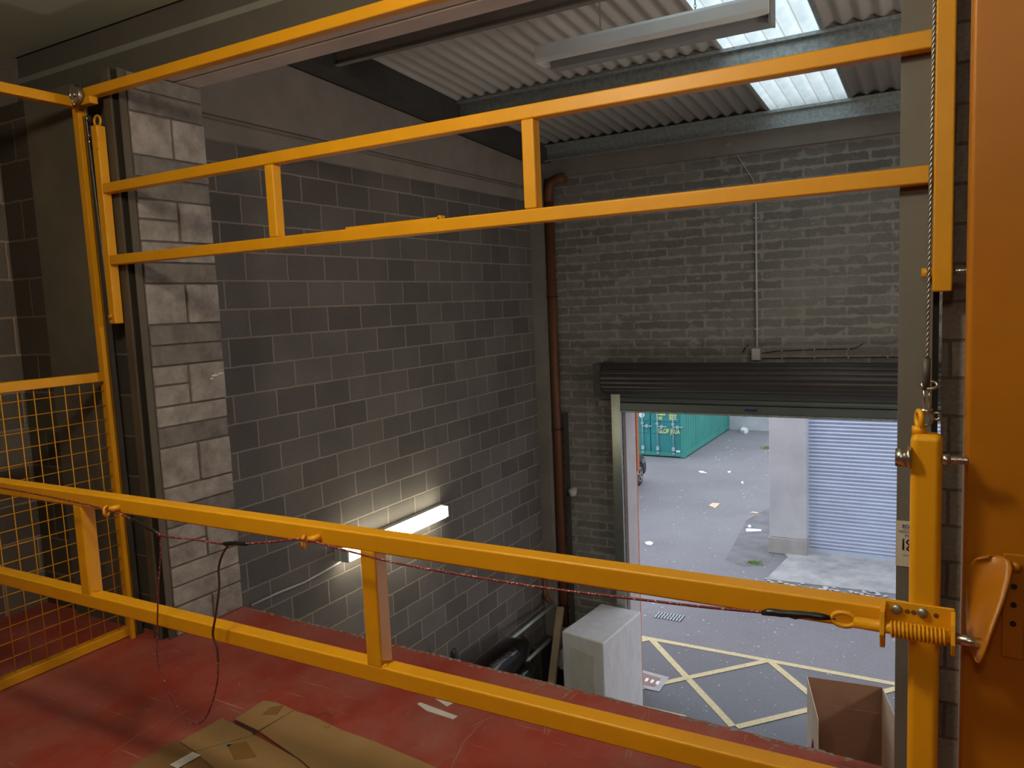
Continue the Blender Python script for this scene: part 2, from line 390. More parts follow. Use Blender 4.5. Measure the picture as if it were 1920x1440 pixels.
# wall with the door opening
wb = MB()
wb.box(XL, -3.74, YB, YB + 0.35, ZG, 4.1); wb.box(0.35, 2.2, YB, YB + 0.35, ZG, 4.1); wb.box(-3.74, 0.35, YB, YB + 0.35, 0.55, 4.1)
struct('wall_back', wb, 'wall_back', 'wall of thin grey blocks with smeared mortar above the roller shutter', 'wall')
bo = MB()
bo.box(XL - .25, -3.722, YB + .35, YB + .45, ZG, 3.6); bo.box(0.355, 2.45, YB + .35, YB + .45, ZG, 3.6); bo.box(-3.722, 0.355, YB + .35, YB + .45, 0.55, 3.6)
struct('wall_outer', bo, 'brick', 'orange brick outer leaf seen at the doorway edge', 'wall')
struct('trim_12', MB().box(-3.72, -3.693, YB + .37, YB + .46, -0.62, 0.55), 'brick', 'orange strip at the outer edge of the doorway, upper part', 'trim')
struct('trim_1', MB().box(-3.74, -3.70, YB - .0, YB + .35, ZG, 0.55), 'render', 'pale rendered left reveal of the doorway', 'trim')
# lintel over the mezzanine opening: two units side by side with a dark joint
struct('trim_2', MB().box(-3.98, 2.2, 2.90, 3.03, 3.0, 3.165), 'lintel', 'outer precast concrete lintel over the opening', 'trim')
struct('trim_3', MB().box(-3.98, 2.2, 2.762, 2.885, 3.005, 3.165), 'lintel', 'inner precast concrete lintel over the opening', 'trim')
struct('wall_above', MB().box(XL, 2.2, 2.76, 3.03, 3.165, 4.6), 'soffit', 'dark wall above the opening lintels', 'wall')
struct('trim_4', MB().box(XL, 2.2, 2.748, 2.76, 3.165, 3.20), 'strip', 'pale grey strip under the mezzanine ceiling', 'trim')
struct('trim_5', MB().box(XL, 2.2, 2.742, 2.76, 3.01, 3.165), 'soffit', 'dark band below the pale ceiling strip', 'trim')
struct('trim_6', MB().box(-4.55, -4.10, 2.575, 2.60, 0, 3.0), 'darkcon', 'concrete strip in the dark wall behind the left side frame', 'trim')

# block pier at the left of the opening: separate blocks over a mortar core
pier = thing('block_pier', (-3.85, 2.8, 0), 'pale block pier at the left end of the mezzanine opening', 'pier', kind='structure')
core = MB(); core.box(-3.699, -3.672, 2.60, 3.052, 0, 3.0)
core.build('mortar_core', plain('pier_mortar', (0.15, 0.12, 0.11), 0.95, 0, 0.2, 20), pier)
lightb, darkb = MB(), MB()
pm_l = plain('pale_pier_block', (0.30, 0.275, 0.26), 0.95, 0, 0.34, 11, 0.8, 0.15)
pm_d = plain('grey_pier_block', (0.185, 0.17, 0.16), 0.95, 0, 0.28, 13, 0.8, 0.15)
z = 1.922 - 0.44 * 5; k = 0
while z < 3.0:
    # z = top of a double course; below it 0.22, then two single courses above z
    for (a, b, mode) in ((z - 0.215, z - 0.005, 'd'), (z + 0.003, z + 0.106, 's'), (z + 0.114, z + 0.216, 's')):
        a = max(a, 0.002); b = min(b, 2.997)
        if b - a < 0.03: continue
        j = lambda: R_.uniform(-0.004, 0.004)
        if mode == 'd':
            sp = 2.60 + R_.choice((0.24, 0.245, 0.22))
            if k % 2 == 0:
                mid = (a + b) / 2 + 0.004
                lightb.box(-3.70, -3.660 + j(), 2.602, sp - 0.006, a, mid - 0.005); lightb.box(-3.70, -3.660 + j(), 2.602, sp - 0.006, mid + 0.005, b)
            else: lightb.box(-3.70, -3.660 + j(), 2.602, sp - 0.006, a, b)
            lightb.box(-3.70, -3.659 + j(), sp + 0.006, 3.056 + j(), a, b)
        else:
            tgt = darkb if R_.random() < 0.8 else lightb
            tgt.box(-3.70, -3.660 + j(), 2.602, 3.056 + j(), a, b)
    z += 0.44; k += 1
lightb.build('pale_blocks', pm_l, pier, bevel=0.006); darkb.build('grey_blocks', pm_d, pier, bevel=0.006)
sm = MB()
for dx, dz, w, h in ((0, 0, .07, .018), (.035, .012, .06, .014), (-.02, -.02, .035, .016)):
    c = hit(405 + dx * 300, 704 - dz * 300, 0, -3.65); sm.ball((-3.656, c.y, c.z), 0.5, (0.008, w * .9, h), 1)
tag(sm.build('plaster_smear', 'paper', pier), 'white filler smear on a pier block')
# right-hand pier
struct('wall_pier', MB().box(-0.022, 2.2, 2.62, 3.05, -0.22, 3.0), 'wall_pier', 'block pier between the grey column and the big yellow post', 'wall')
struct('wall_below', MB().box(-0.022, 2.2, 2.62, 2.9, ZG, -0.22), 'wall_pier', 'block wall below the right pier', 'wall')

# steel columns flanking the opening (channel section)
def channel(name, x0, x1, slot, label, mat, zb):
    o = thing(name, ((x0 + x1) / 2, 2.58, zb), label, 'column')
    a = MB().box(x0, x1, 2.52, 2.535, zb, 3.14); a.build('flange', mat, o, bevel=0.002)
    MB().box(slot - .008, slot + .008, 2.535, 2.60, zb, 3.14).build('web', 'darksteel', o)
    MB().box(min(x0, x1) , max(x1, slot + .03), 2.60, 2.615, zb, 3.14).build('rear_flange', 'darksteel', o)  # dark web and rear flange paint in the shade of the recess
    return o
channel('steel_column', -0.133, -0.044, -0.06, 'grey steel column at the right side of the opening carrying a small sign', 'column', -0.6)
lc = thing('steel_column', (-3.70, 2.56, 0), 'brown grey steel column with a dark slot beside the pale block pier', 'column')
MB().box(-3.765, -3.706, 2.53, 2.545, 0, 3.0).build('flange', 'brownsteel', lc, bevel=0.002)
MB().box(-3.706, -3.664, 2.575, 2.59, 0, 3.0).build('slot', 'blackslot', lc)
MB().box(-3.712, -3.702, 2.545, 2.59, 0, 3.0).build('web', 'blackslot', lc)
MB().box(-3.668, -3.662, 2.55, 2.59, 0, 3.0).build('lip', 'brownsteel', lc)

# roof of the loading bay ---------------------------------------------------
def corrugated(x0, x1, y0, y1, drop=0.0, pitch=0.146, amp=0.019, step=10, th=0.007):
    mb = MB(); n = max(2, int(round((x1 - x0) / pitch * step)))
    top, bot = [], []
    for i in range(n + 1):
        x = x0 + (x1 - x0) * i / n; w = amp * math.cos(2 * PI * x / pitch) + amp
        row = []
        for y in (y0, y1): row.append((mb.bm.verts.new((x, y, zroof(y) + w + drop)), mb.bm.verts.new((x, y, zroof(y) + w + drop + th))))
        top.append(row)
    for i in range(n):
        (a0, a1), (b0, b1) = top[i]; (c0, c1), (d0, d1) = top[i + 1]
        for f in ((a0, b0, d0, c0), (a1, c1, d1, b1), (a0, c0, c1, a1), (b0, b1, d1, d0)): mb.bm.faces.new(f).smooth = True
    return mb
r = corrugated(-5.1, -1.80, 2.98, 9.95); r2 = corrugated(-1.0, 2.45, 2.98, 9.95)
struct('ceiling', r, 'roofsheet', 'corrugated grey roof sheets on the left of the skylight strip', 'roof')
struct('ceiling', r2, 'roofsheet', 'corrugated grey roof sheets to the right of the skylight strip', 'roof')
struct('window_1', corrugated(-1.83, -0.97, 2.98, 9.95, 0.008), 'skylight', 'bright corrugated translucent skylight strip in the roof', 'skylight')
struct('trim_7', MB().prism([(-0.975, 3.0, zroof(3.0) - .012), (-0.945, 3.0, zroof(3.0) - .012), (-0.945, 9.9, zroof(9.9) - .012), (-0.975, 9.9, zroof(9.9) - .012)], (0, 0, .02)), 'galv', 'thin metal edge strip along the right of the skylight', 'trim')
for i, (yp, lab) in enumerate(((9.22, 'galvanised roof purlin nearest the shutter wall'), (7.17, 'galvanised roof purlin in the middle of the bay roof'), (5.27, 'dark roof purlin nearest the mezzanine opening'))):
    zt = zroof(yp) - 0.006
    p = MB(); p.box(-4.64, 2.2, yp - .03, yp + .04, zt - .012, zt); p.box(-4.64, 2.2, yp + .028, yp + .04, zt - .2, zt - .012); p.box(-4.64, 2.2, yp - .02, yp + .028, zt - .2, zt - .19)
    p.box(-4.64, 2.2, yp - .03, yp - .027, zt - .03, zt - .012)
    tag(p.build('roof_purlin', 'galv' if i < 2 else 'p1steel'), lab, 'purlin', 'roof purlins')
rb = MB(); rb.prism([(-4.9, 3.0, zroof(3) - .27), (-4.9, 9.45, zroof(9.45) - .2), (-4.9, 9.45, zroof(9.45)), (-4.9, 3.0, zroof(3))], (0.29, 0, 0))
struct('trim_8', rb, 'darksteel', 'dark sloping rafter along the top of the left wall', 'trim')
lb = MB(); lb.box(XL, XL + 0.05, 3.02, YB, 3.06, 3.20); lb.prism([(XL, 3.02, 3.245), (XL, YB, 3.245), (XL, YB, zroof(YB) - .21), (XL, 3.02, zroof(3) - .28)], (0.05, 0, 0))
lb.box(XL, XL + .01, 3.02, YB, 3.20, 3.245)
struct('trim_9', lb, 'beamcon', 'concrete ring beam with a dark groove along the left wall', 'trim')
struct('trim_10', MB().box(XL + .05, 2.2, YB - .10, YB, 3.36, 3.60), 'concrete', 'concrete eaves beam at the top of the shutter wall', 'trim')
struct('trim_11', MB().box(XL + 0.001, -4.73, 9.24, YB, ZG, 3.36), 'concrete', 'concrete corner column between the left wall and the shutter wall', 'trim')

# ------------------------------------------------------------------ drain pipe, conduit, camera, switch
pp = thing('drain_pipe', (-4.66, 9.36, ZG), 'brown plastic drain pipe running down the wall corner', 'pipe')
MB().tube([(-4.66, 9.36, ZG + 0.95), (-4.66, 9.36, 3.05)], 0.058, 20).build('pipe', 'brownpipe', pp)
MB().tube([(-4.66, 9.36, 3.05), (-4.66, 9.36, 3.2), (-4.62, 9.35, 3.29), (-4.52, 9.34, 3.33), (-4.40, 9.33, 3.33)], 0.062, 20).build('elbow', 'brownpipe', pp)
MB().cyl((-4.66, 9.36, ZG + 0.62), (-4.66, 9.36, ZG + 0.96), 0.072, 20).build('socket', 'pvcwhite', pp)
MB().cyl((-4.66, 9.36, ZG), (-4.66, 9.36, ZG + 0.63), 0.055, 20).build('base_pipe', 'darksteel', pp)
for zz in (-1.9, 0.0, 1.8): MB().tube([(-4.66 + .075 * math.cos(a), 9.36 + .075 * math.sin(a), zz) for a in [i * PI / 12 - PI for i in range(25)]], 0.007, 6).build('pipe_clip', 'dark', pp)
tag(MB().box(-4.575, -4.535, 9.39, YB, ZG, 0.22).build('cable_trunking', 'darksteel'), 'dark narrow trunking on the wall right of the brown pipe', 'trunking')
cc = thing('security_camera', (-4.47, 9.38, -0.9), 'small white security camera on the wall beside the brown pipe', 'camera')
MB().ball((-4.47, 9.37, -0.87), 0.062, (1, .9, 1), 3).build('housing', 'whiteplast', cc)
MB().cyl((-4.50, 9.325, -0.88), (-4.515, 9.30, -0.885), 0.026).build('lens', 'dark', cc)
MB().cyl((-4.47, 9.40, -0.85), (-4.47, YB, -0.85), 0.04).build('mount', 'whiteplast', cc)
sw = thing('junction_box', (-2.0, 9.42, 0.93), 'pale junction box above the roller shutter with a conduit dropping to it', 'box')
MB().box(-2.055, -1.955, 9.36, YB, 0.94, 1.08).build('box', 'whiteplast', sw, bevel=0.008)
MB().cyl((-2.0, 9.42, 1.08), (-2.0, 9.42, 2.85), 0.011, 10).build('conduit', 'whiteplast', sw)
MB().tube([(-2.0, 9.42, 2.85), (-2.03, 9.42, 3.05), (-2.15, 9.42, 3.25), (-2.25, 9.42, 3.42), (-2.27, 9.34, 3.48), (-2.32, 9.33, 3.46)], 0.004, 6).build('wire', 'whiteplast', sw)
for zz in (1.3, 1.75, 2.2, 2.6): MB().box(-2.022, -1.978, 9.405, YB, zz, zz + .014).build('saddle_clip', 'whiteplast', sw)
MB().tube([(-2.1, 9.43, 1.12), (-2.14, 9.43, 1.09), (-2.17, 9.43, 1.03)], 0.006, 6).build('loose_wire', 'dark', sw)
cb = thing('cable_run', (-1.4, 9.43, 1.0), 'thin clipped black cables along the wall above the shutter', 'cable')
MB().tube([(-1.95, 9.44, 1.02), (-1.75, 9.44, 1.045), (-1.3, 9.44, 1.06), (-0.95, 9.44, 1.063), (-0.9, 9.44, 1.09), (-.85, 9.44, 1.12)], 0.005, 6).build('cable', 'dark', cb)
MB().tube([(-1.95, 9.44, 0.955), (-1.2, 9.44, 0.965), (-0.3, 9.44, 0.97)], 0.005, 6).build('cable', 'dark', cb)
for xx, zz in ((-1.72, 1.047), (-1.36, 1.058), (-1.0, 1.063), (-1.72, .957), (-1.36, .962), (-1.0, .966), (-.6, .968)):
    MB().box(xx - .007, xx + .007, 9.428, YB, zz - .007, zz + .007).build('clip', 'whiteplast', cb)

# ------------------------------------------------------------------ roller shutter of the bay
d = thing('door_1', (-1.7, 9.3, 0.28), 'dark roller shutter almost fully rolled up above the bright doorway', 'roller shutter', kind='structure')
mb = MB(); n = 64; prof = []
for i in range(n + 1):
    a = -PI * 0.62 + i / n * PI * 1.5
    rr = 0.235 + 0.010 * abs(math.sin(a * 9))
    prof.append((9.17 - rr * math.sin(a + PI / 2 - .0) * 1.0, 0.70 + rr * math.cos(a + PI / 2)))
mb = MB(); ringA, ringB = [], []
NS = 288
for i in range(NS):
    a = 2 * PI * i / NS; rr = 0.192 + 0.013 * abs(math.sin(a * 8)) ** 0.7
    ringA.append(mb.bm.verts.new((-3.86, 9.22 + rr * math.cos(a), 0.722 + rr * math.sin(a))))
    ringB.append(mb.bm.verts.new((0.45, 9.22 + rr * math.cos(a), 0.722 + rr * math.sin(a))))
for i in range(NS): mb.bm.faces.new((ringA[i], ringA[(i + 1) % NS], ringB[(i + 1) % NS], ringB[i]))
mb.bm.faces.new(ringA[::-1]); mb.bm.faces.new(ringB)
mb.build('coil', 'coil', d)
for xx in (-3.97, 0.47): MB().box(xx, xx + .10, 9.05, YB, 0.50, 0.92).build('end_plate', 'darksteel', d)
mb = MB(); pts = []
for i in range(6):
    zz = 0.395 + i * 0.075
    pts += [(9.35, zz), (9.335, zz + .012), (9.328, zz + .035), (9.335, zz + .06), (9.35, zz + .072)]
pts = [(9.355, 0.395)] + pts + [(9.36, 0.86), (9.37, 0.86), (9.37, 0.395)]
mb.prism([(-3.75, y, z_) for y, z_ in pts], (4.15, 0, 0))
mb.build('curtain', 'shutterdark', d)
MB().box(-3.74, 0.40, 9.315, 9.375, 0.295, 0.395).build('bottom_rail', 'shutterdark', d, bevel=0.006)
MB().box(-3.70, 0.38, 9.30, 9.375, 0.272, 0.298).build('rail_highlight', 'galv', d, bevel=0.004)  # pale strip added as the lamp's reflection along the rail
tag(MB().box(-2.13, -1.98, 9.312, 9.316, 0.33, 0.36).build('sticker', 'ink_blue', d), 'small dark sticker on the bottom rail')
for xx in (-3.84, 0.30): MB().box(xx, xx + .13, 9.30, 9.345, ZG, 0.66).build('guide', 'guidemetal', d, bevel=0.006)
tag(MB().box(-4.05, -3.84, 9.38, YB, 0.33, 0.41).build('fixing_bracket', 'concrete', d), 'pale bracket beside the left guide')

# ------------------------------------------------------------------ fluorescent lamp on the left wall
lp = thing('wall_lamp', (-4.83, 6.0, -0.56), 'lit fluorescent batten lamp fixed to the left block wall', 'lamp')
MB().box(XL, -4.83, 5.15, 6.83, -0.55, -0.43).build('housing', 'whiteplast', lp, bevel=.005)
MB().box(-4.83, -4.745, 5.19, 6.79, -0.56, -0.43).build('diffuser', 'tube_glow', lp, bevel=0.03, seg=4)
for yy in (5.165, 6.79): MB().box(-4.835, -4.75, yy, yy + .025, -0.555, -0.435).build('end_cap', 'whiteplast', lp, bevel=.005)
cpts = [hit(x, y, 0, XL + 0.012) for x, y in ((640, 1052), (610, 1070), (570, 1092), (520, 1112), (470, 1135))]
tag(MB().tube(cpts, 0.010, 8).build('lamp_cable', 'whiteplast'), 'pale cable along the left wall leading to the lit lamp', 'cable')

# unlit pendant luminaire hanging from the roof
pl = thing('pendant_lamp', (-1.74, 5.0, 3.36), 'unlit white twin fluorescent batten hanging under the roof skylight', 'lamp')
prf = [(4.93, 3.375), (4.915, 3.40), (4.925, 3.475), (4.95, 3.50), (5.05, 3.50), (5.075, 3.475), (5.085, 3.40), (5.07, 3.375)]
MB().prism([(-2.52, y, z_) for y, z_ in prf], (1.56, 0, 0)).build('body', 'luminaire', pl, bevel=0.003)
MB().box(-2.42, -0.955, 4.955, 5.05, 3.325, 3.376).build('tube_guard', 'diffgrey', pl, bevel=0.006)
MB().box(-0.965, -0.95, 4.93, 5.07, 3.33, 3.50).build('end_plate', 'diffgrey', pl)
for xx in (-2.06, -1.42):
    mb = MB(); zz = 3.50; i = 0
    while zz < zroof(5.0) - .02:
        mb.tube([(xx + (0.006 * math.cos(a) if i % 2 else 0), 5.0 + (0 if i % 2 else 0.006 * math.cos(a)), zz + .014 + .016 * math.sin(a)) for a in [k_ * PI / 4 for k_ in range(8)]], 0.0022, 5, True)
        zz += .024; i += 1
    mb.build('chain', 'dull_steel', pl)

# ------------------------------------------------------------------ yellow gate frames
HB = 0.025
def rail(x0, x1, y, z, name, parent, h=HB): return MB().box(x0, x1, y - h, y + h, z - h, z + h).build(name, 'yellow', parent, bevel=0.006, seg=3)
def post(x, y, z0, z1, name, parent, h=HB): return MB().box(x - h, x + h, y - h, y + h, z0, z1).build(name, 'yellow', parent, bevel=0.006, seg=3)
# upper gate
UY = 2.495; UL, UR = -3.775, -0.022
ug = thing('safety_gate', (-1.9, UY, 1.73), 'raised yellow safety gate across the top of the opening', 'gate', 'pair of linked safety gates')
post(UL, UY, 1.72, 2.72, 'post', ug); post(UR, UY, 1.72, 2.72, 'post', ug)
rail(UL + HB, UR - HB, UY, 2.405, 'top_rail', ug); rail(UL + HB, UR - HB, UY, 2.045, 'bottom_rail', ug)
post(-2.578, UY, 2.07, 2.38, 'upright', ug); post(-1.305, UY, 2.07, 2.38, 'upright', ug)
MB().box(-2.17, -1.70, UY - .02, UY + .012, 2.069, 2.078).box(-1.71, -1.695, UY - .02, UY + .012, 2.069, 2.083).build('stiffener_strip', 'yellow', ug, bevel=.002)
ub = MB(); ub.cyl((UR - .052, UY - .005, 1.775), (UR - HB, UY - .005, 1.775), 0.015, 6); ub.build('bolt_head', 'yellow', ug)
ub = MB(); ub.cyl((UR + HB, UY - .005, 1.775), (UR + .075, UY - .005, 1.775), 0.009, 12)
for i in range(9): ub.ring((UR + .034 + i * .0045, UY - .005, 1.775), (1, 0, 0), .009, .0012, 12)
ub.build('threaded_bolt', 'steel', ug)
MB().ring((UL, UY - .0, 2.745), (0, 1, 0), 0.026, 0.006).build('lifting_eye', 'yellow', ug)
MB().cyl((UL + .0, UY - .026, 1.76), (UL, UY - .036, 1.76), .012, 6).build('bolt_head', 'yellow', ug)
MB().box(UL + .005, UL + .028, UY - .029, UY - .024, 2.60, 2.66).build('cleat', 'yellow', ug)
# lower gate
LY = 1.53; LL, LR = -3.785, -0.034
lg = thing('safety_gate', (-1.9, LY, 0.4), 'lowered yellow safety gate at waist height carrying the red cord and spring latch', 'gate', 'pair of linked safety gates')
post(LL, LY, 0.42, 1.48, 'post', lg); MB().box(LR - HB, LR + HB, LY - HB, LY + HB, 0.42, 1.48).build('post', 'yellow', lg, bevel=0.012, seg=4)
LT, LBt = 1.135, 0.775
rail(LL + HB, LR - HB, LY, LT, 'top_rail', lg); rail(LL + HB, LR - HB, LY, LBt, 'bottom_rail', lg)
post(-2.597, LY, LBt + .02, LT - .02, 'upright', lg); post(-1.317, LY, LBt + .02, LT - .02, 'upright', lg)
# weld beads
for (xx, yy, zz) in ((LR - .028, LY - .016, LT + HB), (-2.57, LY - .012, LBt + HB), (-1.29, LY - .012, LBt + HB)):
    MB().ball((xx, yy, zz), .006, (1.2, 2, .7), 2).build('weld_bead', 'yellow', lg)
MB().tube([(LR - .012, LY, 1.478), (LR - .012, LY, 1.492)], .012, 10).ring((LR - .012, LY, 1.505), (1, .3, 0), .014, .005).build('lifting_eye', 'yellow', lg)
bz = 1.438
MB().cyl((LR - .048, LY - .02, bz), (LR - .030, LY - .02, bz), .017, 6).cyl((LR - .030, LY - .02, bz), (LR - HB + .002, LY - .02, bz), .020, 18).build('bolt_head', 'steel', lg)
tb = MB(); tb.cyl((LR + HB, LY - .02, bz), (LR + .064, LY - .02, bz), 0.0062, 14)
for i in range(11): tb.ring((LR + .038 + i * .0024, LY - .02, bz), (1, 0, 0), .0062, .0008, 12)
tb.cyl((LR + HB, LY - .02, bz), (LR + .036, LY - .02, bz), .011, 6)
tb.build('threaded_bolt', 'steel', lg)
# eye bolts for the cord
EY = LY - HB
for xx in (-2.375, -1.50):
    e = MB(); e.tube([(xx + .022, EY, LT - .004), (xx + .012, EY - .014, LT - .006), (xx, EY - .022, LT - .008)], .010, 10); e.ring((xx - .012, EY - .026, LT - .014), (.85, .5, 0), .015, .0048)
    e.build('eye_bolt', 'yellow', lg)
# spring latch
BY = 1.468; ZL = 1.142                                      # axis of the latch bolt
lt = MB(); lt.box(-0.100, 0.014, LY - HB - .006, LY - HB, ZL - .018, ZL + .034)
latch = lt.build('latch_plate', 'yellow', lg, bevel=0.002)
MB().prism([(-0.102, BY + .036, ZL + .034), (-0.102, BY - .006, ZL + .026), (-0.102, BY - .016, ZL - .014), (-0.102, BY - .004, ZL - .042), (-0.102, BY + .008, ZL - .042), (-0.102, BY + .012, ZL - .018), (-0.102, BY + .036, ZL - .018)], (0.008, 0, 0)).build('latch_end_lug', 'yellow', latch, bevel=0.0015)
MB().prism([(0.008, BY + .036, ZL + .030), (0.008, BY - .004, ZL + .020), (0.008, BY - .014, ZL - .014), (0.008, BY - .004, ZL - .036), (0.008, BY + .006, ZL - .036), (0.008, BY + .012, ZL - .018), (0.008, BY + .036, ZL - .018)], (0.007, 0, 0)).build('latch_end_lug', 'yellow', latch, bevel=0.0015)
sp = MB(); pts = []
turns = 14
for i in range(turns * 14 + 1):
    a = 2 * PI * i / 14; x = -0.086 + (0.088) * i / (turns * 14)
    pts.append((x, BY + .0135 * math.cos(a), ZL - .006 + .0135 * math.sin(a)))
sp.tube(pts, .0022, 6); sp.build('spring', 'yellow', latch)
MB().cyl((-0.145, BY, ZL - .004), (0.008, BY, ZL - .006), .0105, 18).build('bolt_rod', 'yellow', latch)
MB().cyl((0.012, BY, ZL - .006), (0.060, BY, ZL - .008), .0088, 20).build('bolt_tip', 'steel', latch)
pr = []
for k_ in range(24):
    a = 2 * PI * k_ / 24; pr.append((-0.162 + .020 * math.cos(a), BY, ZL - .002 + .0125 * math.sin(a)))
MB().tube(pr, .0045, 8, True).build('pull_ring', 'yellow', latch)
for xx in (-0.077, -0.036): MB().ball((xx, LY - HB - .008, ZL + .020), .0095, (1, .6, 1), 2).build('hex_bolt', 'dull_steel', latch)
M['rusthole'] = plain('rusty_hole', (0.16, 0.05, 0.01), 0.9)
for xx in (-0.060, -0.050, -0.015): MB().cyl((xx, LY - HB - .0067, ZL + .018), (xx, LY - HB - .0050, ZL + .018), .0042, 12).build('bolt_hole', 'rusthole', latch)

# cord
def curve_pts(ctrl, n=8):
    P = [Vector(c) for c in ctrl]; out = []
    for i in range(len(P) - 1):
        p0, p1, p2, p3 = P[max(i - 1, 0)], P[i], P[i + 1], P[min(i + 2, len(P) - 1)]
        for k_ in range(n):
            t = k_ / n
            out.append(0.5 * ((2 * p1) + (-p0 + p2) * t + (2 * p0 - 5 * p1 + 4 * p2 - p3) * t * t + (-p0 + 3 * p1 - 3 * p2 + p3) * t ** 3))
    return out + [P[-1]]
RY = 1.462
P = lambda x, y, Y=RY: hit(x, y, 1, Y)
cd = thing('cord', (-1.5, RY, 0.5), 'red flecked cord strung along the lowered gate with a hanging loop and black taped joints', 'cord')
main = [P(-60, 905), P(60, 925), P(190, 953, 1.47), P(250, 975), P(300, 1003), P(360, 1011), P(420, 1020), P(470, 1019), P(520, 1015), P(568, 1012), P(640, 1030), P(740, 1055), P(850, 1075), P(1020, 1102), P(1200, 1124), P(1320, 1138), P(1430, 1148), P(1500, 1153), P(1555, 1159, 1.466), P(1566, 1158, 1.467)]
MB().tube(curve_pts(main), 0.0030, 8).build('line', 'rope', cd)
loop = [P(300, 1003), P(301, 1040), P(297, 1100), P(295, 1180), P(296, 1240), P(310, 1280), P(328, 1320), P(350, 1350), P(368, 1358), P(386, 1345), P(400, 1310), P(408, 1275), P(409, 1240)]
MB().tube(curve_pts(loop), 0.0024, 8).build('loop', 'rope', cd)
loop2 = [P(409, 1240), P(407, 1215), P(399, 1190), P(405, 1150), P(411, 1100), P(410, 1065), P(417, 1040), P(428, 1022)]
MB().tube(curve_pts(loop2), 0.0034, 8).build('sleeve', 'darkrope', cd)
def tape(a, b, r, name='taped_joint', w=3):
    A, B = Vector(a), Vector(b); pts = [A.lerp(B, i / 10) + Vector((0, 0, R_.uniform(-1, 1) * r * .25)) for i in range(11)]
    MB().tube(pts, [r * (0.6 if i in (0, 10) else R_.uniform(.85, 1.15)) for i in range(11)], 10).build(name, 'tape', cd)
tape(P(245, 972), P(298, 1001), .006); tape(P(418, 1019), P(466, 1019), .0065)
tape(P(1428, 1148), P(1556, 1158, 1.466), .0072)
MB().ball(P(300, 1003), .007, (1, 1, 1.2), 2).build('knot', 'rope', cd)

# wire ropes
def wire(name, a, b, r, label):
    a, b = Vector(a), Vector(b); o = thing(name, (b.x, b.y, min(a.z, b.z)), label, 'wire rope')
    L = (b - a).length; d_ = (b - a).normalized(); u = d_.orthogonal().normalized(); v = d_.cross(u); n = int(L / .004)
    mb = MB()
    for s_ in range(3):
        mb.tube([a + d_ * (L * i / n) + (u * math.cos(i * .9 + s_ * 2 * PI / 3) + v * math.sin(i * .9 + s_ * 2 * PI / 3)) * r * .5 for i in range(n + 1)], r * .55, 5)
    mb.build('strands', 'dull_steel', o); return o
wr = wire('wire_rope', P(1753, -30, 1.53), P(1738, 672, 1.53), .0036, 'twisted steel wire rope going up from the lowered gate beside the grey column')
a_, b_ = P(1738, 672, 1.53), P(1736, 730, 1.53)
MB().cyl(a_, b_, .0065, 12).build('ferrule', 'darksteel', wr)
c_ = P(1743, 722, 1.53)
MB().tube([c_ + Vector((.012 * math.cos(t) - .0, .004 * math.sin(t), .006 * math.sin(t))) for t in [k_ * PI / 8 for k_ in range(16)]], .0028, 8, True).build('thimble', 'steel', wr)
for dx in (-.0035, .0045): MB().cyl(P(1737, 726, 1.53) + Vector((dx, 0, 0)), P(1737, 768, 1.53) + Vector((dx, 0, 0)), .0019, 8).build('shackle_leg', 'steel', wr)
c_ = P(1737, 771, 1.53)
MB().cyl(c_ - Vector((.011, 0, 0)), c_ + Vector((.010, 0, 0)), .0052, 10).ring(c_ + Vector((.016, 0, -.008)), (0, 1, 0), .006, .0018).build('shackle_pin', 'steel', wr)
MB().tube([c_ + Vector((.009 * math.sin(t), 0, -.014 - .011 * math.cos(t))) for t in [k_ * PI / 8 for k_ in range(16)]], .0026, 8, True).build('shackle_bow', 'dull_steel', wr)

# big post on the right with its catch plate
bp = thing('yellow_post', (0.105, 1.60, 0), 'big orange yellow gate post at the right edge with a bent catch plate', 'post')
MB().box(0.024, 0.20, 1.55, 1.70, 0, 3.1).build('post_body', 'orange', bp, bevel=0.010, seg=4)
mb = MB()
# folded catch plate: back plate on the post, ramp flaring out towards the bolt
CY = 1.535
cp = MB()
out = [(0.040, 1.105), (0.034, 1.14), (0.034, 1.235), (0.038, 1.262), (0.052, 1.274), (0.098, 1.272)]
cp.box(0.086, 0.118, CY + .008, CY + .014, 1.085, 1.272)
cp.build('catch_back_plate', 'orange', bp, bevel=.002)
w = MB()
Lf = [hit(1852, 1044, 1, CY + .006), hit(1826, 1048, 1, CY + .010), hit(1815, 1062, 1, CY + .012), hit(1812.5, 1090, 1, CY + .013), hit(1812.5, 1130, 1, CY + .013), hit(1812.5, 1165, 1, CY + .010), hit(1815, 1195, 1, CY - .010), hit(1822, 1222, 1, CY - .040), hit(1833, 1243, 1, CY - .075)]
Rt = [hit(1885, 1046, 1, CY + .004), hit(1894, 1052, 1, CY - .004), hit(1898, 1065, 1, CY - .014), hit(1893, 1090, 1, CY - .030), hit(1882, 1125, 1, CY - .052), hit(1868, 1160, 1, CY - .072), hit(1856, 1192, 1, CY - .088), hit(1846, 1222, 1, CY - .096), hit(1838, 1244, 1, CY - .098)]
NU = 8; grid = []
for a_, b_ in zip(Lf, Rt):
    row = []
    for i in range(NU + 1):
        u = i / NU; p = a_.lerp(b_, u); p = p + Vector((0, .010 * math.sin(PI * u), 0)); row.append(w.bm.verts.new(p))
    grid.append(row)
for r0, r1 in zip(grid, grid[1:]):
    for i in range(NU): w.bm.faces.new((r0[i], r0[i + 1], r1[i + 1], r1[i])).smooth = True
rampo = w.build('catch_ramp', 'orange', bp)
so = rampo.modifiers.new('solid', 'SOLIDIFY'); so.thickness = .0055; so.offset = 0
for zz in (1.252,): MB().ball((0.104, CY + .002, zz), .009, (1, .7, 1), 2).build('bolt', 'orange', bp)
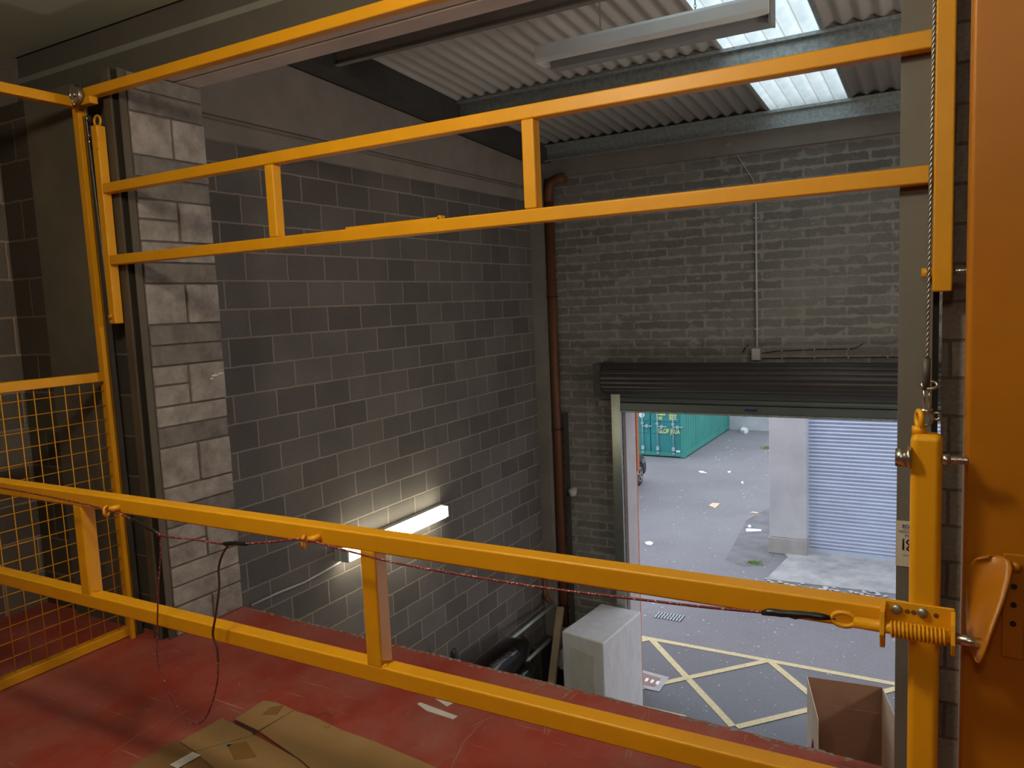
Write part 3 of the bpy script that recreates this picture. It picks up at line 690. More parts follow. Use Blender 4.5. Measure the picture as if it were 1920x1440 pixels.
M['darkhole'] = plain('hole_dark', (0.03, 0.01, 0.003), 0.9)
for zz in (1.215, 1.182, 1.148): MB().cyl((0.102, CY + .0060, zz), (0.102, CY + .0082, zz), .0048, 12).build('slot_hole', 'darkhole', bp)

# left side frame with mesh
SX = -3.94
sf = thing('side_frame', (SX, 1.5, 0), 'yellow mesh side frame standing on the left of the gate', 'frame')
SY0, SY1 = 0.35, 2.53
post(SX, SY1, 0.0, 2.89, 'post', sf, .028); post(SX, SY0, 0.0, 2.89, 'post', sf, .028)
for zz, nm in ((2.865, 'top_rail'), (1.44, 'middle_rail'), (0.028, 'bottom_rail')):
    MB().box(SX - HB, SX + HB, SY0 + .028, SY1 - .028, zz - HB, zz + HB).build(nm, 'yellow', sf, bevel=.006, seg=3)
mb = MB(); yy = SY1 - .028 - .06
while yy > SY0 + .03: mb.cyl((SX + .006, yy, 0.04), (SX + .006, yy, 1.43), .0026, 6); yy -= .077
zz = 1.365
while zz > .06: mb.cyl((SX, SY0 + .02, zz), (SX, SY1 - .02, zz), .0026, 6); zz -= .077
mb.build('wire_mesh', 'yellow', sf)
MB().box(SX + .052, SX + .072, SY1 - .06, SY1 - .035, 0.0, 2.80).build('guide_bar', 'yellow', sf, bevel=.002)
MB().box(SX + .03, SX + .053, SY1 + .0, SY1 + .02, 0.0, 2.80).build('guide_slot', 'darksteel', sf)
sf.rotation_euler.y = -0.009
# top bar and pulley
tbp = thing('top_bar', (-1.9, 2.49, 2.88), 'yellow top bar running across above the raised gate', 'bar')
MB().box(-3.83, 0.10, 2.465, 2.515, 2.86, 2.91).build('bar', 'yellow', tbp, bevel=.006, seg=3)
MB().box(-3.84, -3.76, 2.455, 2.50, 2.825, 2.862).build('end_stub', 'yellow', tbp, bevel=.005)
pu = thing('pulley', (-3.90, 2.49, 2.86), 'small chrome pulley at the top corner of the left side frame', 'pulley')
pc = Vector((-3.838, 2.44, 2.870))
MB().cyl(pc - Vector((0, .012, 0)), pc + Vector((0, .012, 0)), .040, 24).build('wheel', 'dull_steel', pu)
MB().ring(pc - Vector((0, .012, 0)), (0, 1, 0), .038, .005).build('rim', 'steel', pu)
MB().cyl(pc - Vector((0, .024, 0)), pc - Vector((0, .010, 0)), .014, 6).build('axle_bolt', 'steel', pu)
MB().tube([pc + Vector((-.045, -.01, .02)), pc + Vector((-.035, -.012, -.01)), pc + Vector((-.01, -.012, -.05))], .006, 8).build('bracket', 'steel', pu)
w2 = wire('wire_rope', hit(160, 205, 1, 2.5), hit(206, 590, 1, 2.5), .003, 'thin wire rope in the gap beside the left frame post')
for (px_, py_) in ((163, 222), (167, 254), (168, 266), (203, 545), (205, 572)): MB().ball(tuple(hit(px_, py_, 1, 2.49)), .008, (1, 1, 1.6), 1).build('rope_clip', 'steel', w2)

# sign on the column
sg = thing('sign', (-0.088, 2.515, 0.905), 'small off white monitoring point sign with a hand written 18 on the grey column', 'sign')
SYp = 2.518
MB().box(-0.134, -0.046, SYp - .0015, SYp + .0015, 0.905, 1.044).build('board', 'signboard', sg)
X_, Z_ = (1, 0, 0), (0, 0, 1); sc_x = -0.092; SYt = SYp - .002
text('logo_text', 'ECOLAB', 0.0135, 'ink_blue', sg, (sc_x, SYt, 1.024), X_, Z_, off=.0004)
MB().box(-0.113, -0.085, SYt - .0005, SYt, 1.0195, 1.0205).build('logo_underline', 'ink_blue', sg)
text('heading_text', 'MONITORING', 0.0118, 'ink_blue', sg, (sc_x + .003, SYt, 1.0075), X_, Z_, squeeze=1.0)
text('heading_text', 'POINT', 0.0118, 'ink_blue', sg, (sc_x + .002, SYt, 0.9955), X_, Z_, squeeze=1.15)
mb = MB(); mb.tube([(-0.114, SYt, 0.990), (-0.114, SYt, 0.956)], .0026, 6)
mb.tube(curve_pts([(-0.088, SYt, .984), (-0.097, SYt, .989), (-0.105, SYt, .981), (-0.100, SYt, .974), (-0.091, SYt, .966), (-0.088, SYt, .959), (-.096, SYt, .955), (-.104, SYt, .960), (-.098, SYt, .968), (-.089, SYt, .976), (-0.088, SYt, .984)], 6), .0022, 6)
tag(mb.build('handwritten_number', 'ink_black', sg), 'hand written number 18')
text('small_text', 'Do not remove', 0.0075, 'ink_grey', sg, (sc_x + .002, SYt, 0.938), X_, Z_)

# ------------------------------------------------------------------ things on the mezzanine floor
Fz = lambda x, y, z_=0.0: hit(x, y, 2, z_)
def sheet(mb, px, z0, th):
    mb.prism([Vector((p.x, p.y, z0)) for p in [Fz(x, y, z0) for x, y in px]], (0, 0, th)); return mb
cbx = thing('flattened_cardboard_box', tuple(Fz(560, 1420)), 'flattened brown cardboard box lying on the red floor', 'cardboard')
for px, z0, mat, nm in (
    ([(322, 1395), (338, 1388), (372, 1408), (560, 1500), (180, 1500), (240, 1442)], 0.002, 'card2', 'under_flap'),
    ([(416, 1348), (470, 1374), (477, 1379), (366, 1410), (337, 1392)], 0.007, 'card', 'flap'),
    ([(366, 1411), (478, 1380), (560, 1426), (640, 1500), (470, 1500)], 0.007, 'card', 'panel'),
    ([(494, 1315), (520, 1319), (551, 1333), (484, 1371), (440, 1350)], 0.007, 'card', 'flap'),
    ([(552, 1334), (590, 1346), (640, 1370), (700, 1391), (817, 1440), (930, 1500), (650, 1500), (565, 1427), (487, 1373)], 0.007, 'card', 'panel')):
    sheet(MB(), px, z0, 0.0045).build(nm, mat, cbx)
tag(sheet(MB(), [(506, 1326), (533, 1322), (520, 1340), (490, 1341)], 0.0118, 0.0004).build('tape', 'cardtape', cbx), 'brown parcel tape')
tag(sheet(MB(), [(425, 1397), (462, 1390), (482, 1420), (440, 1425)], 0.0118, 0.0004).build('tape', 'cardtape', cbx), 'brown parcel tape')
tag(sheet(MB(), [(318, 1434), (361, 1410), (377, 1416), (333, 1441)], 0.0118, 0.0006).build('shipping_label', 'paper', cbx), 'white shipping label')
tag(sheet(MB(), [(411, 1404), (430, 1393), (436, 1395), (416, 1406)], 0.0118, 0.0004).build('stain', 'ink_grey', cbx), 'dark scuff')
mb = MB(); sheet(mb, [(437, 1352), (472, 1366), (481, 1371), (476, 1379), (472, 1373), (440, 1357)], 0.0122, 0.0006)
mb.build('torn_slot', 'darkrope', cbx)
for i, (px, lab) in enumerate((([(782, 1320), (788, 1317), (858, 1343), (850, 1349), (800, 1333)], 'narrow white paper strip on the red floor, nearest the cardboard'), ([(795, 1296), (845, 1296), (862, 1312), (838, 1325)], 'torn white paper scrap partly behind the lower gate rail'))):
    tag(sheet(MB(), px, 0.001, 0.001).build('paper_scrap', 'paper'), lab, 'paper', 'paper scraps on the red floor')
st_pts = [Fz(x, y, .012) for x, y in ((592, 1342), (597, 1337), (606, 1334), (615, 1336), (624, 1340), (625, 1350), (620, 1360), (614, 1366), (608, 1361))]
tag(MB().tube(st_pts, .0016, 6).build('strapping_loop', 'cardtape'), 'thin curled brown strap on the edge of the flattened cardboard', 'strap')
# scratches worn in the paint
mb = MB()
def scratch(x0, y0, x1, y1, w=.003):
    a, b = Fz(x0, y0), Fz(x1, y1); d_ = (b - a); nrm = Vector((-d_.y, d_.x, 0)).normalized() * w
    n = 5; prev = None
    for i in range(n + 1):
        p = a.lerp(b, i / n) + nrm * R_.uniform(-1.2, 1.2); ww = nrm * (0.15 + 0.5 * math.sin(PI * (i + .3) / (n + .6)))
        cur = (mb.bm.verts.new((p.x - ww.x, p.y - ww.y, .0008)), mb.bm.verts.new((p.x + ww.x, p.y + ww.y, .0008)))
        if prev: mb.bm.faces.new((prev[0], cur[0], cur[1], prev[1]))
        prev = cur
for s_ in ((200, 1418, 305, 1350), (315, 1355, 355, 1330), (330, 1370, 352, 1362), (403, 1332, 418, 1323), (990, 1304, 1015, 1283), (1050, 1312, 1080, 1292), (1063, 1316, 1086, 1297), (1056, 1309, 1066, 1296), (1098, 1304, 1104, 1295), (880, 1365, 925, 1343), (860, 1400, 905, 1355), (845, 1440, 870, 1395), (1020, 1378, 1024, 1355), (1034, 1372, 1036, 1356), (1027, 1380, 1030, 1360), (905, 1370, 912, 1362), (950, 1270, 957, 1262), (1202, 1352, 1210, 1332), (1216, 1345, 1218, 1330), (1172, 1425, 1180, 1400), (1180, 1420, 1186, 1402), (848, 1360, 852, 1368), (1085, 1330, 1092, 1322), (590, 1210, 612, 1200), (555, 1210, 575, 1196), (515, 1255, 530, 1248), (447, 1278, 450, 1288), (560, 1180, 575, 1172), (1440, 1412, 1452, 1398), (1395, 1390, 1400, 1376)):
    scratch(*s_)
for i in range(150):
    x = R_.uniform(200, 1500); y = R_.uniform(1180, 1440)
    p = Fz(x, y)
    if p.y > 2.9 or p.x < -3.6: continue
    a = R_.choice((R_.gauss(55, 20), R_.gauss(30, 10))) * PI / 180; L = R_.uniform(3, 16)
    scratch(x, y, x + L * math.cos(a), y - L * math.sin(a), R_.uniform(.0008, .0018))
sm_ = plain('worn_pale_scratch', (0.42, 0.24, 0.19), 0.8, 0, 0.2, 20)
tag(mb.build('floor_scratches', sm_), 'pale scratches worn into the red floor paint', 'scratches', kind='stuff')
# dust and chips at the ledge
mb = MB()
for i in range(260):
    x = R_.uniform(-3.6, -0.3); ye = 3.06 - (x + 3.66) * 0.033
    s_ = R_.uniform(.003, .013); mb.ball((x, ye - abs(R_.gauss(0, .012)), .0), s_, (1.6, .8, .35), 1)
tag(mb.build('chipped_edge', plain('chipped_concrete', (0.30, 0.24, 0.20), 0.95)), 'chips of bare concrete along the mezzanine ledge', 'chips', kind='stuff')

# ------------------------------------------------------------------ loading bay level
Gz = lambda x, y, z_=ZG: hit(x, y, 2, z_)
# wrapped box
wbx = thing('wrapped_box', (-3.8, 8.7, ZG), 'tall box wrapped in pale grey plastic film standing by the doorway', 'box')
zt = -2.35
T = [hit(1053, 1183, 2, zt), hit(1131, 1207, 2, zt), hit(1202, 1147, 2, zt), hit(1128, 1131, 2, zt)]
mb = MB(); T2 = [t.copy() for t in T]
mb.prism([Vector((t.x, t.y, ZG + .12)) for t in T2], (0, 0, zt - ZG - .12))
wbm = mb.build('wrapped_body', 'whitefilm', wbx, bevel=0.018, seg=3)
c0 = sum(T, Vector()) / 4
mb = MB(); mb.prism([Vector((c0.x + (t.x - c0.x) * 1.0, c0.y + (t.y - c0.y) * 1.0, ZG)) for t in T2], (0, 0, .10)); mb.build('pallet_base', 'wood', wbx)
# film front panel seam
a0, a1 = T[0], T[1]; dv = (a1 - a0); nn = Vector((dv.y, -dv.x, 0)).normalized()
mb = MB(); mb.prism([a0 + dv * .22 + nn * .004 + Vector((0, 0, -.16)), a0 + dv * .78 + nn * .004 + Vector((0, 0, -.19)), a0 + dv * .78 + nn * .004 + Vector((0, 0, -.95)), a0 + dv * .22 + nn * .004 + Vector((0, 0, -.95))], nn * .004)
tag(mb.build('film_window', 'beigefilm', wbx), 'thinner patch of film over the box front')
# open cardboard box
ob = thing('open_cardboard_box', (-1.0, 8.2, ZG), 'large open cardboard box with upright flaps standing on the tarmac in the doorway', 'box')
zr = -2.6
A1, B1 = hit(1513, 1269, 2, zr), hit(1654, 1289, 2, zr)
ux = (B1 - A1).normalized(); uy = Vector((ux.y, -ux.x, 0)); Wd = (B1 - A1).length
A2 = hit(1533, 1348, 2, zr); fl = 0.30; zf = zr - fl
sd = (A2 - A1); Ld = sd.length; uyl = sd.normalized()
B2 = B1 + uyl * Ld * 1.15
th = .008
def panel(p, q, z0, z1, nm, mat, t=th):
    dd = (q - p).normalized(); n_ = Vector((-dd.y, dd.x, 0)) * t
    return MB().prism([(p.x, p.y, z0), (q.x, q.y, z0), (q.x, q.y, z1), (p.x, p.y, z1)], n_).build(nm, mat, ob)
panel(A1, B1, zf, zr, 'flap', 'cardshade'); panel(A1 , B1, ZG, zf - .004, 'wall', 'cardshade', .014)
panel(A1, A2, ZG, zr, 'wall', 'cardlit'); panel(B1, B2, ZG, zr, 'wall', 'cardlit')
lowz = ZG + .45
panel(A2 + (B2 - A2) * .0, B2, ZG, lowz, 'wall', 'cardshade')
MB().prism([Vector((p.x, p.y, ZG)) for p in (A1, B1, B2, A2)], (0, 0, .01)).build('base', 'cardshade', ob)
fo = B1 + ux * .10 + uyl * .15
MB().prism([B1 + uyl * .25 + Vector((0.01, 0, -.12)), B1 + uyl * .62 + ux * .16 + Vector((0, 0, -.42)), B1 + uyl * .62 + ux * .02 + Vector((0, 0, -.62))], ux * .006).build('flap', 'cardlit', ob)
mp = A1.lerp(A2, .62)
mb = MB(); mb.tube([Vector((mp.x - .006, mp.y, zr - .42 + .0)), Vector((mp.x - .007, mp.y - .03, zr - .50)), Vector((mp.x - .006, mp.y - .05, zr - .64))], [.004, .014, .004], 8)
tag(mb.build('printed_mark', 'ink_pink', ob), 'magenta printed mark')

# things stacked by the left wall
def bundle(name, y0, y1, x, z_, r, label, poleend):
    o = thing(name, (x, (y0 + y1) / 2, z_ - r), label, 'bundle')
    n = 16; pts = []; rad = []
    for i in range(n + 1):
        t = i / n; pts.append((x + .03 * math.sin(t * 5), y0 + (y1 - y0) * t, z_ + .02 * math.sin(t * 7 + 1)))
        rad.append(r * (1 + .08 * math.sin(t * 9 + y0)) * (1 if i < n - 1 else (.86 if i == n - 1 else .5)))
    MB().tube(pts, rad, 18).build('black_wrap', 'blackfilm', o)
    MB().cyl((x + .02, y0 - .1, z_ + r * .45), (poleend[0], poleend[1], poleend[2]), .026, 14).build('pole', 'galv', o)
    return o
e1 = hit(1037, 1134, 1, 9.15); e2 = hit(1031, 1200, 1, 8.85)
s1 = hit(975, 1185, 1, 8.0); s2 = hit(991, 1236, 1, 8.0)
def bundle2(name, s, e, r, label, back=2.6, drop=.06):
    o = thing(name, (s.x, s.y - 1, s.z - r), label, 'bundle')
    d_ = (e - s).normalized(); n = 18; pts = []; rad = []
    for i in range(n + 1):
        t = i / n; p = s - d_ * back * (1 - t) + Vector((0, 0, -drop)); p += Vector((.02 * math.sin(t * 9), 0, .02 * math.sin(t * 6 + 1)))
        pts.append(p); rad.append(r * (1 + .10 * math.sin(t * 11)) * (1 if i < n - 1 else (.9 if i == n - 1 else .66)))
    MB().tube(pts, rad, 20).build('black_wrap', 'blackfilm', o)
    MB().cyl(s - d_ * .25, e, .024, 14).build('pole', 'galv', o)
    a = pts[6] + Vector((r * .75, 0, r * .68)); b = pts[n - 3] + Vector((r * .72, 0, r * .66))
    MB().tube([a.lerp(b, i / 8) + Vector((R_.uniform(-.01, .01), 0, R_.uniform(-.008, .008))) for i in range(9)], [.010 + .012 * (i % 3 == 1) for i in range(9)], 6).build('film_fold_highlight', 'fold_highlight', o)  # fold in grey: the highlight on the black film is painted in
    return o
bundle2('wrapped_pole', s1, e1, .19, 'upper galvanised pole with a thick black film wrapping beside the left wall', 2.4, .17)
bundle2('wrapped_pole', s2, e2, .13, 'lower galvanised pole with black film wrapping, below the thicker bundle', 2.0, .10)
q = hit(852, 1225, 1, 6.5)
tag(MB().tube([q + Vector((0, 0, -1.2)), q + Vector((0, 0, -.3)), q + Vector((0, 0, .0)), q + Vector((0, .0, .05))], [.05, .05, .045, .02], 12).build('black_post', 'dark'), 'rounded black post tip just showing above the ledge', 'post')
pt, pb = hit(1051, 1140, 1, 9.25), hit(1035, 1279, 1, 8.35)
dd = (pb - pt); pbx = pt + dd * ((ZG - pt.z) / dd.z)
ax_ = dd.normalized(); ay_ = Vector((1, 0, 0)); az_ = ax_.cross(ay_).normalized(); ay_ = az_.cross(ax_)
tag(MB().obox((pt + pbx) / 2, ax_, ay_, az_, (pbx - pt).length / 2, .048, .03).build('leaning_post', 'wood', bevel=.004), 'tan post leaning in the corner beside the wrapped box', 'post')
p_ = hit(1022, 1215, 1, 9.1)
tag(MB().box(max(p_.x - .2, XL + .03), p_.x + .12, 8.75, 9.2, ZG, p_.z + .16).build('dark_case', 'darksteel', bevel=.02), 'dark case standing in the corner behind the leaning post', 'case')
p_ = hit(1060, 1240, 1, 8.9)
mb = MB(); mb.ball(p_, .10, (1, .8, 2.0), 3)
for v in mb.bm.verts: v.co += Vector((R_.uniform(-.02, .02), R_.uniform(-.02, .02), R_.uniform(-.02, .02)))
cbg = thing('film_scrap', (p_.x, 8.9, ZG), 'crumpled clear film between the leaning post and the wrapped box', 'film')
mb.build('crumpled_top', 'whitefilm', cbg); MB().box(p_.x - .14, p_.x + .12, 8.8, 9.05, ZG, p_.z - .1).build('dark_sack', 'blackfilm', cbg, bevel=.04, seg=3)
p_ = hit(1020, 1105, 1, 9.2)
tag(MB().tube([(p_.x, 9.22, p_.z + .25), (p_.x, 9.22, p_.z - .02), (p_.x + .03, 9.18, p_.z - .1), (p_.x + .15, 9.1, p_.z - .13)], .035, 12).build('branch_pipe', 'brownpipe'), 'short dark brown branch pipe low in the corner', 'pipe')

# ------------------------------------------------------------------ the yard
# painted box junction
SK = [0]
def strip(mb, a, b, w=.05, z_=ZG + .002):
    SK[0] += 1; z_ = ZG + .001 + SK[0] * .0008
    a, b = Vector((a[0], a[1], z_)), Vector((b[0], b[1], z_)); d_ = (b - a).normalized(); n_ = Vector((-d_.y, d_.x, 0)) * w
    mb.prism([a - n_, b - n_, b + n_, a + n_], (0, 0, .003))
mb = MB(); y1, y0 = 11.44, 9.40
strip(mb, (-5.2, y1), (1.5, y1)); strip(mb, (-3.6, y0 - .03), (-2.95, y0 - .03))
for xa in (-4.15, -2.30, -0.45):
    strip(mb, (xa, y1), ((xa + 1.80, y0 + .02) if xa < -1 else (xa + .7, y1 - .79)))
    strip(mb, (xa, y1), ((xa - 1.85, y0 + .02) if xa > -4 else (xa - 1.2, y1 - 1.3)), .05, ZG + .0045)
tag(mb.build('road_marking', 'roadyellow'), 'yellow cross hatched box painted on the tarmac outside the doorway', 'marking')
# sign patch on the floor
sgp = thing('ground_notice', tuple(Gz(1220, 1280)), 'worn white and red notice stuck on the tarmac beside the wrapped box', 'notice')
gp = [Gz(x, y, ZG + .008) for x, y in ((1195, 1254), (1255, 1270), (1236, 1297), (1175, 1283))]
MB().prism(gp, (0, 0, .002)).build('backing', plain('worn_notice_white', (0.42, 0.42, 0.42), .8), sgp)
gc = sum(gp, Vector()) / 4; gi = [gc + (p - gc) * f_ for p, f_ in zip(gp, (.7, .6, .6, .7))]
MB().prism([p + Vector((0, 0, .0025)) for p in gi], (0, 0, .001)).build('red_panel', plain('worn_notice_red', (0.30, 0.20, 0.18), .8), sgp)
gx = (gp[1] - gp[0]).normalized(); gy = (gp[0] - gp[3]).normalized()
mb = MB()
for k_ in range(3):
    c = gc + gx * (-.02 + k_ * .085) + Vector((0, 0, .004)); mb.prism([c - gx * .022 - gy * .05, c + gx * .022 - gy * .05, c + gx * .022 + gy * .05, c - gx * .022 + gy * .05], (0, 0, .001))
mb.build('worn_symbols', 'tag_white', sgp)
# drain grate
dg = thing('drain_grate', tuple(Gz(1255, 1157)), 'dark metal drain grate in the tarmac near the doorway', 'grate')
c = Gz(1255, 1157); MB().box(c.x - .24, c.x + .24, c.y - .13, c.y + .13, ZG, ZG + .004).build('pit', 'ink_black', dg)
mb = MB()
for k_ in range(9): mb.box(c.x - .23 + k_ * .0535, c.x - .205 + k_ * .0535, c.y - .13, c.y + .13, ZG + .004, ZG + .012)
mb.box(c.x - .24, c.x + .24, c.y - .008, c.y + .008, ZG + .004, ZG + .012); mb.build('bars', 'galv', dg)
# neighbouring unit
nb = thing('neighbour_building', (0.5, 17.2, ZG), 'neighbouring unit with a pale concrete pillar and a closed blue grey roller shutter', 'building')
MB().box(-3.27, -2.53, 16.45, 17.2, ZG + .35, 2.2).build('pillar', 'palecon', nb, bevel=.02)
MB().box(-3.30, -2.52, 16.43, 17.2, ZG, ZG + .35).build('pillar_base', plain('stained_concrete', (0.36, 0.36, 0.34), .95, 0, .2, 2), nb, bevel=.02)
mb = MB(); pts = [(16.80, ZG + .05)]; zz = ZG + .12
while zz < 1.2:
    pts += [(16.765, zz), (16.735, zz + .018), (16.728, zz + .038), (16.737, zz + .056), (16.765, zz + .068)]; zz += .078
pts += [(16.80, zz)]
mb.prism([(-2.53, y, z_) for y, z_ in pts], (4.6, 0, 0)); mb.build('shutter_curtain', 'bluegreyslat', nb)
MB().box(-2.53, 2.07, 16.72, 16.80, ZG + .03, ZG + .12).build('shutter_bottom_rail', 'bluegreyslat', nb)
MB().box(-2.53, 2.07, 16.9, 17.2, ZG, 1.25).box(-2.53, 6.0, 16.5, 17.2, 1.25, 2.2).box(2.07, 6.0, 16.5, 17.2, ZG, 1.25).build('facade', 'palecon', nb)
# apron
ap = MB(); ap.prism([Gz(1478, 1046), Gz(1436, 1088), Gz(1680, 1118) + Vector((0, .05, 0)), Vector((2.5, 14.75, ZG)), Vector((2.5, 16.85, ZG)), Vector((-3.2, 16.85, ZG))], (0, 0, .03))
tag(ap.build('concrete_apron', plain('apron_concrete', (0.40, 0.41, 0.41), .95, 0, .25, 2.5, .4, .1)), 'worn concrete apron in front of the neighbouring shutter', 'apron', kind='structure')
mb = MB()
for i in range(70):
    t = R_.random(); a, b = Gz(1436, 1090), Gz(1680, 1122); p = a.lerp(b, t) + Vector((0, R_.gauss(0, .13), 0))
    mb.ball((p.x, p.y, ZG + .02), R_.uniform(.012, .04), (1.5, 1, .25), 2)
tag(mb.build('rubble_edge', plain('pale_rubble', (0.52, 0.53, 0.54), .95)), 'crumbling pale edge of the concrete apron', 'rubble', kind='stuff')
# end wall of the yard
struct('wall_yard', MB().box(-16, 8, 31.35, 31.7, ZG, -0.8), 'palecon', 'pale concrete wall closing the far end of the yard', 'wall')
# container
ct = thing('shipping_container', (-8.99, 28.2, ZG), 'teal green corrugated shipping container with closed doors', 'container')
cx1, cx0, cy0, cy1, ch = -7.77, -10.21, 25.24, 31.30, 2.59
zb = ZG + .02
mb = MB(); pts = []; n = 44; yy = cy0 + .16
while yy < cy1 - .16:
    for (o1, o2) in ((0, 0), (.07, 0), (.10, -.036), (.17, -.036), (.20, 0)): 
        if yy + o1 < cy1 - .12: pts.append((cx1 - .03 + o2, yy + o1))
    yy += .27
pts.append((cx1 - .03, cy1 - .12)); pts += [(cx0 + .03, cy1 - .1), (cx0 + .03, cy0 + .1)]
mb.prism([(x, y, zb + .15) for x, y in pts], (0, 0, ch - .25)); mb.build('corrugated_body', 'teal', ct)
for x in (cx0, cx1 - .14):
    for y in (cy0, cy1 - .14): MB().box(x, x + .14, y, y + .14, zb + .12, zb + ch - .12).build('corner_post', 'teal', ct)
for (z1_, z2_) in ((zb + .03, zb + .17), (zb + ch - .12, zb + ch)):
    for x in (cx0, cx1 - .06): MB().box(x, x + .06, cy0 + .14, cy1 - .14, z1_, z2_).build('side_rail', 'teal', ct)
    MB().box(cx0 + .14, cx1 - .14, cy0, cy0 + .08, z1_, z2_ - .01).build('end_rail', 'teal', ct)
for x in (cx0 - .005, cx1 - .16):
    for y in (cy0 - .005, cy1 - .16):
        for z_ in (zb, zb + ch - .12): MB().box(x, x + .165, y, y + .165, z_, z_ + .12).build('corner_casting', 'teal', ct, bevel=.01)
hw = (cx1 - .14 - (cx0 + .14)) / 2; cm = (cx0 + cx1) / 2
for k_, x0 in enumerate((cx0 + .14, cm + .012)):
    x1 = x0 + hw - .012
    mb = MB(); mb.box(x0, x1, cy0 + .03, cy0 + .07, zb + .15, zb + ch - .12)
    for z_ in (zb + 0.80, zb + 1.22, zb + 2.0): mb.box(x0 + .06, x1 - .06, cy0 + .008, cy0 + .03, z_, z_ + .10)
    dr = mb.build('door', 'tealdark', ct, bevel=.012)
    for f_ in (.24, .76):
        xr = x0 + (x1 - x0) * f_
        rd = MB().cyl((xr, cy0 - .025, zb + .08), (xr, cy0 - .025, zb + ch - .05), .024, 10).build('lock_rod', 'rod', dr)
        for (w_, z1_, z2_) in ((.05, .22, .36), (.035, .10, .16), (.045, 1.11, 1.19)): MB().box(xr - w_, xr + w_, cy0 - .05, cy0 + .01, zb + z1_, zb + z2_).build('rod_bracket', 'rod', dr)
        sgn_ = 1 if f_ < .5 else 1
        MB().box(xr, xr + .34, cy0 - .05, cy0 - .035, zb + 1.035, zb + 1.072).box(xr + .12, xr + .2, cy0 - .055, cy0 - .03, zb + 1.0, zb + 1.11).build('lock_handle', 'rod', dr)
def cpt(x, y): return hit(x, y, 1, cy0 + .0)
p0 = cpt(1203, 778); MB().cyl((p0.x, cy0 + .004, p0.z), (p0.x, cy0 + .03, p0.z), .10, 20).build('round_sticker', 'tag_white', ct)
p0 = hit(1271.5, 846.5, 1, cy0); MB().box(p0.x - .07, p0.x + .07, cy0 - .004, cy0 + .03, p0.z - .03, p0.z + .03).build('small_plate', 'tag_white', ct)
ident = MB()
def lines(x0, y0, x1, y1, rows, nm):
    a, b = hit(x0, y0, 1, cy0), hit(x1, y1, 1, cy0); h = (a.z - b.z) / rows; mb = MB()
    for r_ in range(rows):
        x = a.x; 
        while x < b.x - .02:
            w_ = R_.uniform(.03, .07); x2 = min(x + w_, b.x)
            mb.box(x, x2, cy0 + .002, cy0 + .03, a.z - h * (r_ + .82), a.z - h * (r_ + .12)); x = x2 + R_.uniform(.006, .016)
    mb.build(nm, 'tag_yellow', ct)
lines(1233.5, 771, 1248, 780, 2, 'yellow_marking'); lines(1234, 781, 1242, 787.5, 2, 'yellow_marking'); lines(1254.5, 771, 1268, 788, 5, 'yellow_marking')
p0 = hit(1234, 812, 1, cy0); text('code_text', 'GLOP', .24, 'tag_yellow', ct, (p0.x, cy0 + .004, p0.z), X_, Z_, 'LEFT', .62, .006)
p0 = hit(1257, 813, 1, cy0); text('code_text', 'JHUA', .24, 'tag_yellow', ct, (p0.x, cy0 + .004, p0.z), X_, Z_, 'LEFT', .58, .006)

# car (only its front corner shows past the doorway reveal)
car = thing('car', (-8.75, 19.6, ZG), 'dark parked car with its front wheel showing past the left edge of the doorway', 'car')
prof = [(17.6, .32), (17.62, .75), (17.8, .95), (18.3, 1.02), (18.9, 1.42), (19.6, 1.48), (20.3, 1.40), (20.95, 0.98), (21.45, .86), (21.72, .72), (21.78, .40), (21.7, .26)]
def arch(cy):
    return [(cy + .36 * math.cos(a), .33 + .36 * math.sin(a)) for a in [PI - i * PI / 8 for i in range(9)]]
low = [(17.75, .24)] + [(y, z_) for y, z_ in arch(18.35)] + [(y, z_) for y, z_ in arch(21.15)]
full = prof + [(21.55, .24)] + list(reversed([(y, z_) for y, z_ in arch(21.15)])) + list(reversed([(y, z_) for y, z_ in arch(18.35)])) + [(17.75, .24)]
mb = MB(); mb.prism([(-9.55, y, ZG + z_) for y, z_ in full], (1.66, 0, 0)); mb.build('body', 'carpaint', car, bevel=.05, seg=3)
gl = [(18.38, 1.03), (18.95, 1.38), (19.6, 1.43), (20.22, 1.36), (20.85, 1.0)]
MB().prism([(-9.56, y, ZG + z_) for y, z_ in gl], (1.68, 0, 0)).build('side_windows', 'carglass', car)
for x_ in (-7.99, -9.47):
    for y_ in (18.35, 21.15):
        wv = MB().cyl((x_ - .10, y_, ZG + .33), (x_ + .11, y_, ZG + .33), .325, 28).build('wheel', 'tyre', car, bevel=.03)
        if x_ > -8.5:
            mb = MB()
            for k_ in range(5):
                a = k_ * 2 * PI / 5 + .3; mb.obox((x_ + .115, y_ + .11 * math.cos(a), ZG + .33 + .11 * math.sin(a)), (0, math.cos(a), math.sin(a)), (1, 0, 0), (0, -math.sin(a), math.cos(a)), .10, .008, .026)
            mb.ring((x_ + .112, y_, ZG + .33), (1, 0, 0), .205, .014, 24); mb.cyl((x_ + .10, y_, ZG + .33), (x_ + .125, y_, ZG + .33), .045)
            mb.build('alloy_spokes', 'steel', wv)
MB().box(-7.905, -7.88, 21.40, 21.68, ZG + .60, ZG + .72).build('headlamp', 'dull_steel', car, bevel=.01)

